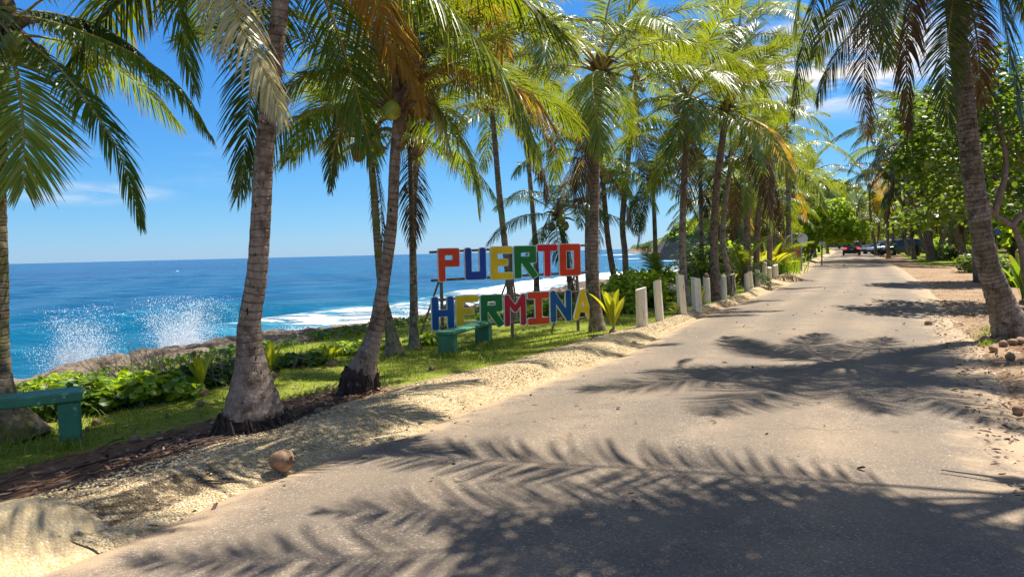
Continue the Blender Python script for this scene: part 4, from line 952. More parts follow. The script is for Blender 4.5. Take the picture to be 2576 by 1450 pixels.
# leaf litter
def litter(name, pts, smin, smax, seed):
    g = np.random.default_rng(seed); n = len(pts); nn = norm(g.normal(size=(n, 3))*.28+np.array([0, 0, 1.0]))
    V, Fq, r_ = leaf_disc(pts, nn, g.uniform(smin, smax, n)*.5, g.random(n), 2.4, g)
    return mk_mesh(name, V, Fq, M['litter'], attrs=dict(rnd=r_))
n = 2600; s = 5+14*g.random(n); t = right_edge(s)-g.exponential(1.6, n)+.55
P1 = stpts(s, t, .022)
n = 900; a = g.uniform(0, 6.28, n); q = g.exponential(.55, n)+.2; P2 = stpts(s1-.4+q*np.cos(a)*1.5, t1+q*np.sin(a)*.8, .02)
n = 500; a = g.uniform(0, 6.28, n); q = g.exponential(.5, n)+.2; P3 = stpts(s2-.2+q*np.cos(a), t2+q*np.sin(a), .02)
n = 500; s = 3+30*g.random(n); t = kerb_t(s)+g.uniform(.3, 5.5, n); P4 = stpts(s, t, .03)
n = 260; s = 4+30*g.random(n); t = g.uniform(-1.5, 3, n); P5 = stpts(s, t, .05)
P6 = np.concatenate([P1, P2, P3, P4, P5])
tag(link('leaf_litter', litter('leaf_litter', P6, .025, .075, 12)), kind='stuff')
# root mat strands of dark straw on the dirt below the first palm
mb = MB(); q = random.Random(4)
for i in range(260):
    c = Vector(T1B)+W(q.gauss(-.9, .75), q.gauss(-.15, .30)); a = q.gauss(0, .5)+math.atan2(D.y, D.x); L = q.uniform(.12, .5)
    p1 = onground(c.x, c.y, .014); e = onground(c.x+math.cos(a)*L, c.y+math.sin(a)*L, .014); md = (p1+e)/2+Vector((q.uniform(-.03, .03), q.uniform(-.03, .03), .02))
    mb.tube([p1, md, e], q.uniform(.003, .008), 4)
o = mb.build('fallen_straw', M['litter']); tag(o, kind='stuff')

# sea spray thrown up along the rocks
def spray(px, py, w_, h_, Y, n, seed, r0_=.004, r1_=.015, jets=16, lean=.0):
    """torn sheets of water: jets that fan up from the rocks and break into drops"""
    g = np.random.default_rng(seed); c = P(px, py, Y); sc = Y/1805; out = []
    for k in range(jets):
        m_ = n//jets; u0_ = g.normal(0, .38); hh = h_*sc*(1-.6*min(1, abs(u0_)))*g.uniform(.8, 1.55); q = g.random(m_)**g.uniform(.75, 1.5)
        fan = g.normal(0, .35)+lean; wd = (.05+.22*q)*w_*sc*.62
        x = c.x+u0_*w_*sc*.5+fan*q*h_*sc*.5+g.normal(0, 1, m_)*wd*g.uniform(.5, 1.1); y = Y+g.normal(0, .35)+g.normal(0, 1, m_)*wd*.8
        out.append(np.stack([x, y, c.z-.25+hh*(q*1.25-.35*q*q)+g.normal(0, .04, m_)], 1))
    pts = np.concatenate(out); pts = pts[pts[:, 2] > SEA_Z-.2]
    return rocks('sea_spray', pts, r0_, r1_, M['spray'], seed+1, 3.0, 1.0)
for k_, a in enumerate(((455, 955, 230, 185, 17.6, 46000, 1, .003, .011, 22, .25), (200, 958, 190, 190, 17.0, 16000, 2, .003, .011, 18), (330, 955, 330, 70, 17.3, 12000, 3), (500, 940, 190, 80, 18.0, 30000, 13, .003, .012, 20),
     (765, 868, 130, 66, 22.5, 22000, 4, .005, .015, 16), (600, 900, 130, 60, 19.8, 20000, 5, .004, .014, 14), (1050, 838, 170, 62, 27, 12000, 6, .007, .026, 14), (880, 852, 200, 30, 24, 10000, 8, .006, .022, 14), (690, 890, 300, 34, 20.5, 12000, 7, .006, .02, 20))):
    tag(link('sea_spray', spray(*a)), kind='stuff')

for k_, (px, py, Y_, sx, sz) in enumerate(((455, 900, 18.4, .85, 1.15), (200, 915, 17.8, .8, .85), (330, 940, 18.2, 1.9, .42), (765, 858, 23.5, .9, .42), (600, 900, 20.6, .75, .5), (1060, 825, 28.5, 1.6, .45))):
    mb = MB(); n_ = 14; mb.lathe([(max(.02, math.sin(math.pi*i_/10)), -math.cos(math.pi*i_/10)) for i_ in range(11)], n_)
    c = P(px, py, Y_); o = mb.build('sea_mist', M['mist'], None, False, tuple(c)); o.scale = (sx, .7, sz); o.rotation_euler = (0, .2 if k_ == 0 else 0, 0); tag(o, kind='stuff')
# ================================================================== OBJECTS
# ---- the big letter sign
pl, pr = G(1104, 872), G(1458, 812)
Yl, Yr = 12.75, 14.2
A0 = P(1104, 640, Yl); B0 = P(1462, 620, Yr); A0.z = 0; B0.z = 0
dx = (B0-A0).normalized(); nrmS = Vector((dx.y, -dx.x, 0))   # towards the road
def on_sign(px, py, off=0.0):
    d = ray(px, py); o = Vector((0, 0, H)); q = A0+nrmS*off; k = (q-o).dot(nrmS)/d.dot(nrmS); p = o+d*k
    return (p-A0).dot(dx), p.z
def R5(x, y): return 836.8+x*.35518, 579.3+y*.35518
sign = empty('letter_sign', onground(A0.x, A0.y), math.atan2(dx.y, dx.x)); z0 = sign.location.z
tag(sign, 'wooden lattice frame that carries the two rows of coloured letters', 'sign frame')
mats_l = dict(orange=sign_paint('letter_orange_red', (.80, .060, .012), .33), blue=sign_paint('letter_blue', (.006, .065, .40), .33), yellow=sign_paint('letter_yellow', (.95, .60, .008), .36),
              green=sign_paint('letter_green', (.004, .19, .035), .33), red=sign_paint('letter_red', (.74, .012, .025), .33), teal=sign_paint('letter_steel_blue', (.006, .10, .34), .36),
              crimson=sign_paint('letter_crimson', (.56, .012, .035), .33), white=sign_paint('letter_white_edge', (.85, .83, .76), .5))
def rail(a, b, thick=.028, hgt=.045, off=-.03, name='rail'):
    xa, za = on_sign(*a); xb, zb = on_sign(*b); mb = MB(); L = math.hypot(xb-xa, zb-za)
    mb.box(((xa+xb)/2, -off, (za+zb)/2-z0), (L, thick, hgt), ry=-math.atan2(zb-za, xb-xa), bev=.004)
    mb.build(name, M['plank'], sign)
for a, b in (((688, 154), (1805, 104)), ((700, 354), (1808, 294)), ((740, 492), (1812, 430)), ((735, 690), (1812, 617))):
    rail(R5(*a), R5(*b))
for k_, (x, ya, yb) in enumerate(((787, 362, 800), (1274, 140, 760), (1748, 100, 665))):
    xa, za = on_sign(*R5(x, ya)); xb, zb = on_sign(*R5(x+(14 if k_ == 1 else 0), yb))
    gz = float(onground((A0+dx*xb).x, (A0+dx*xb).y).z)
    mb = MB(); mb.box(((xa+xb)/2, .085, (za+gz-.1)/2-z0), (.05, .045, za-gz+.1), bev=.004); mb.build('upright', M['plank'], sign)
    for h_ in (.95, ):
        mb = MB(); mb.tube([(xa-.02, .10, h_+.25), (xa-.25, .75, -.06)], .022, 4); mb.build('brace', M['plank'], sign)
mb = MB(); x_, z_ = on_sign(*R5(1290, 330)); mb.tube([(x_+.02, .12, 1.1), (x_+.10, .13, .55)], .02, 4); mb.build('brace', M['plank'], sign)

STR = {
 'P': [((.1, .1), (.1, .9)), ((.1, .9), (.55, .9)), ((.55, .9), (.55, .55)), ((.55, .55), (.1, .55))],
 'U': [((.1, .9), (.1, .1)), ((.1, .1), (.55, .1)), ((.55, .1), (.55, .9)), ((.14, .16), (.51, .16))],
 'E': [((.1, .1), (.1, .9)), ((.1, .9), (.56, .9)), ((.1, .52), (.42, .52)), ((.1, .1), (.56, .1))],
 'R': [((.1, .1), (.1, .9)), ((.1, .9), (.55, .9)), ((.55, .9), (.55, .57)), ((.55, .57), (.1, .57)), ((.30, .53), (.57, .1))],
 'T': [((.1, .9), (.58, .9)), ((.34, .9), (.34, .1))],
 'O': [((.1, .1), (.1, .9)), ((.1, .9), (.55, .9)), ((.55, .9), (.55, .1)), ((.55, .1), (.1, .1))],
 'H': [((.1, .1), (.1, .9)), ((.56, .1), (.56, .9)), ((.1, .5), (.56, .5))],
 'M': [((.09, .1), (.09, .9)), ((.58, .1), (.58, .9)), ((.09, .88), (.335, .52)), ((.58, .88), (.335, .52))],
 'I': [((.1, .9), (.56, .9)), ((.33, .9), (.33, .1)), ((.1, .1), (.56, .1))],
 'N': [((.09, .1), (.09, .9)), ((.57, .1), (.57, .9)), ((.09, .88), (.57, .12))],
 'A': [((.08, .1), (.31, .9)), ((.31, .9), (.54, .1)), ((.16, .34), (.46, .34))]}
HW = dict(M=.078, N=.085, A=.074, U=.095, H=.095)
def letter_obj(ch, x0, x1, zlo, zhi, mat):
    hh = zhi-zlo; hw = HW.get(ch, .1); SW = .66 if ch != 'A' else .62
    res = .0125; xs = np.arange(-.06, .76, res); ys = np.arange(-.06, 1.07, res)
    X, Y = np.meshgrid(xs, ys, indexing='ij'); d = np.full(X.shape, 9.0); rd = .045 if ch in 'PEROTI' else .07
    for (a, b) in STR[ch]:
        a, b = np.array(a), np.array(b); L = np.linalg.norm(b-a); u = (b-a)/L; c = (a+b)/2
        lx = (X-c[0])*u[0]+(Y-c[1])*u[1]; ly = -(X-c[0])*u[1]+(Y-c[1])*u[0]
        qx = np.abs(lx)-(L/2+hw-rd); qy = np.abs(ly)-(hw-rd)
        dd = np.hypot(np.maximum(qx, 0), np.maximum(qy, 0))+np.minimum(np.maximum(qx, qy), 0)-rd
        d = np.minimum(d, dd)
    sx = (x1-x0)/SW
    def plate(lev, y0, y1, name, m_, parent=None):
        # clipped marching squares, front and back skins and the rim between them
        V = []; key = {}; front = []; rim = {}
        def vid(p):
            q = (round(p[0], 5), round(p[1], 5))
            if q not in key: key[q] = len(V); V.append(q)
            return key[q]
        f = d-lev
        for i in range(len(xs)-1):
            for j in range(len(ys)-1):
                cs = [(i, j), (i+1, j), (i+1, j+1), (i, j+1)]; fv_ = [f[c] for c in cs]
                if min(fv_) >= 0: continue
                poly = []
                for k_ in range(4):
                    a, b = cs[k_], cs[(k_+1) % 4]; fa, fb = fv_[k_], fv_[(k_+1) % 4]; pa = (xs[a[0]], ys[a[1]]); pb = (xs[b[0]], ys[b[1]])
                    if fa < 0: poly.append(vid(pa))
                    if (fa < 0) != (fb < 0):
                        u_ = fa/(fa-fb); poly.append(vid((pa[0]+(pb[0]-pa[0])*u_, pa[1]+(pb[1]-pa[1])*u_)))
                poly = [p for k_, p in enumerate(poly) if p != poly[k_-1]]
                if len(poly) >= 3: front.append(poly)
        n = len(V); edges = {}
        for p in front:
            for k_ in range(len(p)): edges[(p[k_], p[(k_+1) % len(p)])] = 1
        mb = MB(); P3 = [(x0+(q[0])*sx, y0, zlo-z0+q[1]*hh) for q in V]+[(x0+q[0]*sx, y1, zlo-z0+q[1]*hh) for q in V]
        fs = list(front) + [[i_+n for i_ in p][::-1] for p in front] + [[a, a+n, b+n, b] for (a, b) in edges if (b, a) not in edges]
        mb.add(P3, fs); return mb.build(name, m_, parent)
    o = plate(.018/hh*.62, -.012, .024, 'letter', mats_l['white'])
    o.location = sign.location; o.rotation_euler = sign.rotation_euler
    plate(0.0, -.016, -.0125, 'face', mat, o)
    return o
ROWS = [('P', 747, 897, 128, 358, 'orange'), ('U', 935, 1085, 122, 348, 'blue'), ('E', 1118, 1270, 115, 345, 'yellow'), ('R', 1283, 1440, 110, 335, 'green'), ('T', 1447, 1583, 100, 325, 'red'), ('O', 1605, 1752, 97, 317, 'orange'),
        ('H', 700, 857, 467, 702, 'teal'), ('E', 875, 1030, 460, 690, 'yellow'), ('R', 1047, 1200, 455, 680, 'green'), ('M', 1213, 1365, 447, 677, 'crimson'), ('I', 1380, 1530, 435, 662, 'orange'), ('N', 1538, 1687, 420, 648, 'teal'), ('A', 1705, 1830, 410, 632, 'yellow')]
names = {'orange': 'orange red', 'teal': 'steel blue', 'blue': 'dark blue', 'crimson': 'crimson', 'yellow': 'yellow', 'green': 'green', 'red': 'bright red'}
for k_, (ch, a, b, ya, yb, col) in enumerate(ROWS):
    xa, _ = on_sign(*R5(a, (ya+yb)/2)); xb, _ = on_sign(*R5(b, (ya+yb)/2)); _, zh = on_sign(*R5((a+b)/2, ya)); _, zl = on_sign(*R5((a+b)/2, yb))
    o = letter_obj(ch, xa, xb, zl, zh, mats_l[col])
    tag(o, '%s letter %s with white edge in the %s word of the sign' % (names[col], ch, 'upper' if k_ < 6 else 'lower'), 'letter', 'letters of the place name sign')

# ---- concrete benches
def bench(label, px_a, px_b, seat_z, dep, mat, leg_in=.0, tops=.055, leg_w=.16, name='concrete_bench', over=.02, ang=None, back=False, group='green concrete benches'):
    a, b = px_a, px_b; c = (a+b)/2; L = (b-a).length; rz = math.atan2((b-a).y, (b-a).x)
    root = empty(name, onground(c.x, c.y), rz); tag(root, label, 'bench', group)
    mb = MB(); mb.box((0, 0, seat_z-tops/2), (L+leg_w+over*2, dep, tops), bev=.012); mb.build('seat', M[mat], root)
    for sg in (-1, 1):
        mb = MB(); mb.box((sg*(L/2-leg_in), 0, (seat_z-tops)/2-.06), (leg_w, dep*.86, seat_z-tops+.12), bev=.012); mb.build('leg', M[mat], root)
    if back:
        mb = MB(); mb.box((0, dep*.42, seat_z+.28), (.62, .09, .52), bev=.015); mb.build('backrest', M[mat], root)
    return root
ba, bb = GG(1125, 897), GG(1213, 868)
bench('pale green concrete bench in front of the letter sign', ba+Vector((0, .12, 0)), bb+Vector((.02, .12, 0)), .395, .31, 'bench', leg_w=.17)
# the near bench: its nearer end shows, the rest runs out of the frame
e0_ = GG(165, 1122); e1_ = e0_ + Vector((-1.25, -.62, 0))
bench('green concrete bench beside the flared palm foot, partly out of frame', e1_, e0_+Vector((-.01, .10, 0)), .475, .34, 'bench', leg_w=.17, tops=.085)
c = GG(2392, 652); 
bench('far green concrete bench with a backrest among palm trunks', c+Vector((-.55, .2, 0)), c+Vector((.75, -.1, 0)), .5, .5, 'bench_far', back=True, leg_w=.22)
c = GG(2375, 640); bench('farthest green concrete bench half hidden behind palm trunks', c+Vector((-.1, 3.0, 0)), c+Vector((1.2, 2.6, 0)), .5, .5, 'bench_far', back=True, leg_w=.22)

# ---- painted posts along the kerb
def R7(x, y): return 1609.2+x*.24417, 482.8+y*.24417
g = random.Random(5)
POSTS = [((1615, 822), (1611, 725), 28, 'thick short cream post with chipped top, nearest of the row'), ((1659, 808), (1652, 706), 21, 'tall round cream post with a long brown crack, second of the row'),
 ((1717, 792), (1709, 692), 18, 'square cream post leaning toward the sea with slanted top'), ((1753, 781), (1749, 698), 20, 'square cream post with vertical grain lines beside the leaning post'),
 ((1779, 765), (1776, 697), 17, 'cream post with a coconut husk resting on top'), ((1821, 756), (1819, 692), 14, 'slim smooth cream post just before the dark striped post'),
 ((1843, 743), (1842, 689), 13, 'cream post with dark bare wood down its face'), ((1879, 732), (1877, 687), 13, 'cream post just behind the dark striped post'),
 ((1890, 725), (1885, 683), 11, 'cream post close behind another in the middle of the row'), ((1907, 720), (1904, 678), 12, 'short slim cream post before the tallest far post'),
 ((1922, 710), (1923, 659), 11, 'tallest of the far cream posts'), ((1935, 702), (1935, 672), 10, 'shortest cream post near the far end of the row'),
 ((1951, 699), (1950, 666), 12, 'brownish cream post at the far end of the row')]
for k_, (b, tp, w_, lb) in enumerate(POSTS):
    zb = .10; p = G(b[0], b[1], zb)
    for _ in range(5): zb = float(zg(*st(p)))+.02; p = G(b[0], b[1], zb)
    Yb = p.y; top = P(tp[0], tp[1], Yb); r_ = w_/2*Yb/1805; hgt = top.z-zb
    root = empty('wooden_post', (p.x, p.y, zb)); tag(root, lb, 'post', 'cream painted posts along the kerb')
    n = 4 if k_ in (2, 3) else 10; V = []; mbp = MB(); rows = 9
    for i_ in range(rows+1):
        u = -.12+1.12*i_/rows; c = Vector(((top.x-p.x)*max(u, 0), 0, hgt*u)); rr = r_*(1.04-.06*u)*(1.25 if n == 4 else 1)
        for j in range(n):
            a = 2*math.pi*(j+.5)/n + .5*k_*(n == 4)*.2; rq = rr*(1+(.05 if n > 4 else 0)*math.sin(j*2.3+k_)+g.uniform(-.015, .015)); dz = (.03*math.cos(a+k_) if i_ == rows else 0)
            V.append((c.x+rq*math.cos(a), c.y+rq*math.sin(a), c.z+dz))
    fs = [(i_*n+j, i_*n+(j+1) % n, (i_+1)*n+(j+1) % n, (i_+1)*n+j) for i_ in range(rows) for j in range(n)]+[tuple(rows*n+j for j in range(n))]
    mbp.add(V, fs); me = mbp.mesh('shaft', M['post_bare'] if k_ == 6 else M['post'])
    tt_ = len(V); o = link('shaft', me, root)
    if k_ == 4:
        h = link('coconut_husk', CN[1], None, (top.x, Yb, top.z+.035)); h.scale = (.72, .72, .5); h.rotation_euler = (1.3, .2, .4); tag(h, 'brown coconut husk resting on top of a cream post', 'coconut husk')

# ---- coconuts and husks on the ground
def nut(px, py, R0, label, mat='coconut', rot=(.9, .5, .3), sc=(1, 1, 1), name='coconut', seed=1, z=None, cat='coconut', group=None):
    p = GG(px, py) if z is None else G(px, py, z)
    me = coconut_mesh('coconut', M[mat], R0, seed); o = link(name, me, None, (p.x, p.y, p.z+R0*.82*sc[2])); o.rotation_euler = rot; o.scale = sc
    tag(o, label, cat, group); return o
p = G(708, 1182, .03)
o = nut(710, 1180, .083, 'large tan coconut lying against the kerb at the road edge', rot=(.25, 1.45, -.25), seed=31, z=.035)
mb = MB()
for k_ in range(3):
    a = 2.1*k_+.4; mb.add([(0, 0, .109), (.030*math.cos(a), .030*math.sin(a), .100), (.036*math.cos(a+.7), .036*math.sin(a+.7), .106), (.030*math.cos(a+1.5), .030*math.sin(a+1.5), .100)], [(0, 1, 2, 3)])
mb.build('stem_scar', M['litter'], o)
H6 = [(802, 1040, .05, 'small dark brown coconut on gravel beside the nearest palm foot', (1.2, .3, .2)), (738, 1053, .035, 'tiny dark husk right against the nearest palm foot', (.3, 1.2, 0)), (505, 1021, .05, 'orange brown husk on the mound below the seedling', (1.3, .2, .8)),
      (338, 1110, .05, 'rounded brown husk on the shaded lawn edge', (1.5, .1, .2)), (243, 1068, .05, 'pale pinkish husk at the foot of the sea grape bushes', (1.5, .2, 1)), (222, 1083, .035, 'small pale husk on lawn beside the near bench', (1.4, 0, .5)),
      (1052, 986, .05, 'brown leaf sheath scrap on gravel below the bench', (1.5, .2, .3)), (925, 987, .06, 'tan split husk at the foot of the leaning palm', (1.1, .6, .3)), (1595, 866, .05, 'dark husk in the gutter near the thickest post', (1.2, .3, .2)),
      (1370, 889, .03, 'tiny orange husk on the kerb edge before the sign', (1, .3, .2)), (860, 1040, .02, 'tiny red seed pod on the gravel verge', (1, 0, 0)), (1085, 931, .045, 'rough dark husk on the lawn before the bench', (1.3, .1, .4))]
for k_, (x, y, r_, lb, rot) in enumerate(H6): nut(x, y, r_, lb, rot=rot, sc=(.9, .8, .62), name='coconut_husk', seed=40+k_, cat='coconut husk', group='fallen husks')
RN = [(2335, 819, .085, 'pale split husk alone on the sandy road edge', (1.4, .1, .6)), (2523, 871, .07, 'large grey husk at the foot of the leaning lichen palm', (1.2, .4, .2)), (2546, 868, .07, 'rounded pale coconut right below the lichen palm', (1.1, .5, .9)), (2566, 866, .07, 'pale coconut partly cut by the photo edge below the lichen palm', (.4, .9, .9)),
      (2498, 884, .07, 'dark rounded coconut nearest the road below the lichen palm', (.6, .8, .2)), (2476, 862, .075, 'brown coconut among green sprigs on the dirt', (1.0, .2, .3)), (2560, 1040, .05, 'reddish husk on the dirt at the edge of the asphalt', (1.4, .3, .2)), (2540, 905, .06, 'small brown husk on the shaded dirt', (1.3, .1, .2))]
for k_, (x, y, r_, lb, rot) in enumerate(RN): nut(x, y, r_, lb, rot=(rot[0]+.4*k_, rot[1]-.3*k_, rot[2]+k_), sc=(1, .95-.05*(k_ % 3), .62+.09*(k_ % 4)), name='coconut', seed=60+k_, group='coconuts under the lichen palm')
for x, y, k_ in ((2480, 868, 1), (2466, 850, 2), (2478, 832, 3), (2500, 842, 4)):
    p = GG(x, y); q = np.array([[p.x+random.gauss(0, .07), p.y+random.gauss(0, .05), p.z] for _ in range(36)])
    o = link('grass_tuft', scatter_blades('grass_tuft', q, .05, .13, .012, 'grassblade', 90+k_, .7)); tag(o, 'bright green grass sprig on the dirt beside the lichen palm', 'grass tuft', 'sprigs by the lichen palm')
for x, y, lb, k_ in ((170, 1127, 'grass tuft against the leg of the near bench', 1), (1135, 898, 'grass tuft at the near leg of the bench by the sign', 2), (1222, 872, 'grass tuft at the far leg of the bench by the sign', 3), (1782, 768, 'grass tuft at the foot of the post with the husk', 4), (1851, 742, 'grass tuft at the foot of the dark striped post', 5), (1930, 708, 'grass tuft at the foot of the tallest far post', 6)):
    p = GG(x, y); q = np.array([[p.x+random.gauss(0, .07), p.y+random.gauss(0, .05), p.z] for _ in range(170)])
    o = link('grass_tuft', scatter_blades('grass_tuft', q, .05, .12, .008, 'grassblade', 190+k_, .6)); tag(o, lb, 'grass tuft')
# fallen frond and sticks beyond the posts
p = GG(1990, 708); root = empty('fallen_frond', p); tag(root, 'dry brown palm frond lying at the end of the post row', 'fallen frond')
pa = smooth_path([(-.9, .2, .12), (-.2, 0, .3), (.5, -.2, .1), (.9, -.4, .04)], 14); link('leaflets', frond_mesh('leaflets', frond_arrays(pa, 40, 4, .5, .05, 1.4, -.2, 0, .1, 3), [M['frond_dead'], M['rachis_dead']]), root)
mb = MB(); p = GG(2560, 1225)
q = onground(p.x, p.y, .05); mb.tube([q+Vector((-.35, .25, 0)), q, q+Vector((.4, -.3, .02))], [.006, .012, .01], 5); o = mb.build('stick', M['twig']); tag(o, 'thin dry stick on the shaded asphalt', 'stick')
for i_, (x, y) in enumerate(((1960, 729), (2470, 790))):
    mb = MB(); q = GG(x, y)+Vector((0, 0, .04)); gg = random.Random(i_)
    for k_ in range(4): mb.tube([q+Vector((-.6+.1*k_, .1*k_, 0)), q+Vector((0, .05*k_, .05)), q+Vector((.6, -.1*k_, 0))], [.004, .012, .005], 4)
    o = mb.build('stick', M['twig']); tag(o, ['bundle of dry twigs in the gutter below the posts', 'dry curved twig on shaded dirt by the lichen palm'][i_], 'stick')

# ---- road signs seen from behind, bin, small signs
M['metal'] = plain('galvanised', (.36, .38, .38), .5, .15, 6, .05, 30, .6); M['signback'] = plain('sign_back', (.50, .53, .52), .6, .1, 5); M['dark'] = plain('dark_plastic', (.012, .012, .014), .6, .2, 6)
def on_px(px, py, Y): q = P(px, py, Y); return q
Ys = 42
mb = MB(); c = P(2015, 600, Ys); gz = float(zg(*st(Vector((c.x, Ys, 0)))))
root = empty('road_sign', (c.x, Ys, gz)); tag(root, 'back of a round road sign on a post above tall grass', 'road sign')
mb.tube([(0, 0, -.3), (0, 0, c.z-gz+.35)], .035, 6); mb.build('pole', M['metal'], root)
mb = MB(); mb.lathe([(.30, -.055), (.31, -.05), (.30, -.04)], 24, (0.05, 0, c.z-gz), 'Y'); mb.build('panel', M['signback'], root)
c = P(1984, 599, Ys+.6); root = empty('road_sign', (c.x, Ys+.6, gz)); tag(root, 'back of a rectangular pale sign board behind tall grass', 'road sign')
mb = MB(); mb.tube([(.3, 0, -.3), (.3, 0, c.z-gz+.3)], .03, 6); mb.tube([(-.3, -.02, c.z-gz+.25), (.75, -.02, c.z-gz+.27)], .02, 4); mb.build('pole', M['metal'], root)
mb = MB(); mb.box((-.02, .03, c.z-gz), (.5, .02, .62), bev=.004); mb.build('panel', M['signback'], root)
Ys = 50; c = P(2067, 612, Ys); gz = float(zg(*st(Vector((c.x, Ys, 0))))); root = empty('small_sign', (c.x, Ys, gz)); tag(root, 'small pale notice on a post under the round sea grape tree', 'sign')
mb = MB(); mb.tube([(0, .03, -.3), (0, .03, c.z-gz+.15)], .05, 6); mb.build('pole', M['plank'], root); mb = MB(); mb.box((0, 0, c.z-gz), (.4, .02, .26), bev=.004); mb.build('panel', M['signback'], root)
Ys = 74; c = P(2215, 606, Ys); gz = float(zg(*st(Vector((c.x, Ys, 0))))); root = empty('small_sign', (c.x, Ys, gz)); tag(root, 'small pale notice on a dark post in front of the parked cars', 'sign')
mb = MB(); mb.tube([(0, .03, -.2), (0, .03, c.z-gz+.3)], .04, 6); mb.build('pole', M['dark'], root); mb = MB(); mb.box((0, 0, c.z-gz), (.6, .02, .3), bev=.004); mb.build('panel', M['signback'], root)
M['bluesign'] = plain('blue_sign', (.03, .07, .22), .5, .15, 9)
Ys = 30; c = P(2508, 583, Ys); gz = float(zg(*st(Vector((c.x, Ys, 0))))); root = empty('small_sign', (c.x, Ys, gz)); tag(root, 'small blue notice on a post in the shaded bushes', 'sign')
mb = MB(); mb.tube([(0, .03, -.2), (0, .03, c.z-gz+.1)], .025, 6); mb.build('pole', M['plank'], root); mb = MB(); mb.box((0, 0, c.z-gz), (.22, .02, .28), bev=.004); mb.build('panel', M['bluesign'], root)
q = GG(2310, 643)
root = empty('litter_bin', q); tag(root, 'black sack hanging on a green post beside the leaning palm trunks', 'litter bin')
mb = MB(); mb.lathe([(.26, 0), (.34, .1), (.33, .5), (.27, .85), (.2, 1.05), (.24, 1.12)], 12, (-.25, 0, 0)); mb.build('sack', M['dark'], root, True)
mb = MB(); mb.box((.12, .05, .85), (.14, .14, 1.9), ry=.12, bev=.01); mb.build('post', M['bench_far'], root)
q = onground(*P(1914, 612, 46).xy); root = empty('garden_wall', q); tag(root, 'low faded red wall behind the palms and bushes', 'wall')
M['redwall'] = plain('faded_red_wall', (.30, .07, .06), .85, .3, 4, .3, 30); mb = MB(); mb.box((0, 0, .75), (5, .15, 1.6), bev=.02); mb.build('wall_panel', M['redwall'], root)
# ================================================================== VEHICLES
M['glass'] = paint('car_glass', (.012, .016, .02), .06, 0); M['tyre'] = plain('tyre', (.015, .015, .015), .85, .2, 10); M['rim'] = plain('alloy', (.55, .56, .58), .3, .1, 5, .02, 30, .8)
M['trim'] = plain('black_trim', (.02, .02, .022), .6, .2, 5); M['chrome'] = plain('chrome', (.7, .7, .7), .15, .05, 5, 0, 10, 1.0); M['plate'] = plain('number_plate', (.25, .27, .28), .5, .3, 30)
def lamp_mat(name, col, e):
    m_, nt = new_mat(name); p = N(nt, 'ShaderNodeBsdfPrincipled', None, Base_Color=col+(1,), Roughness=.2); p.inputs['Emission Color'].default_value = col+(1,); p.inputs['Emission Strength'].default_value = e
    finish(nt, p.outputs[0]); return m_
M['brake'] = lamp_mat('lit_brake_lamp', (.8, .03, .03), 2.2); M['tail'] = lamp_mat('tail_lamp', (.35, .01, .015), 0.0); M['head'] = lamp_mat('headlamp_glass', (.6, .62, .65), 0.0)
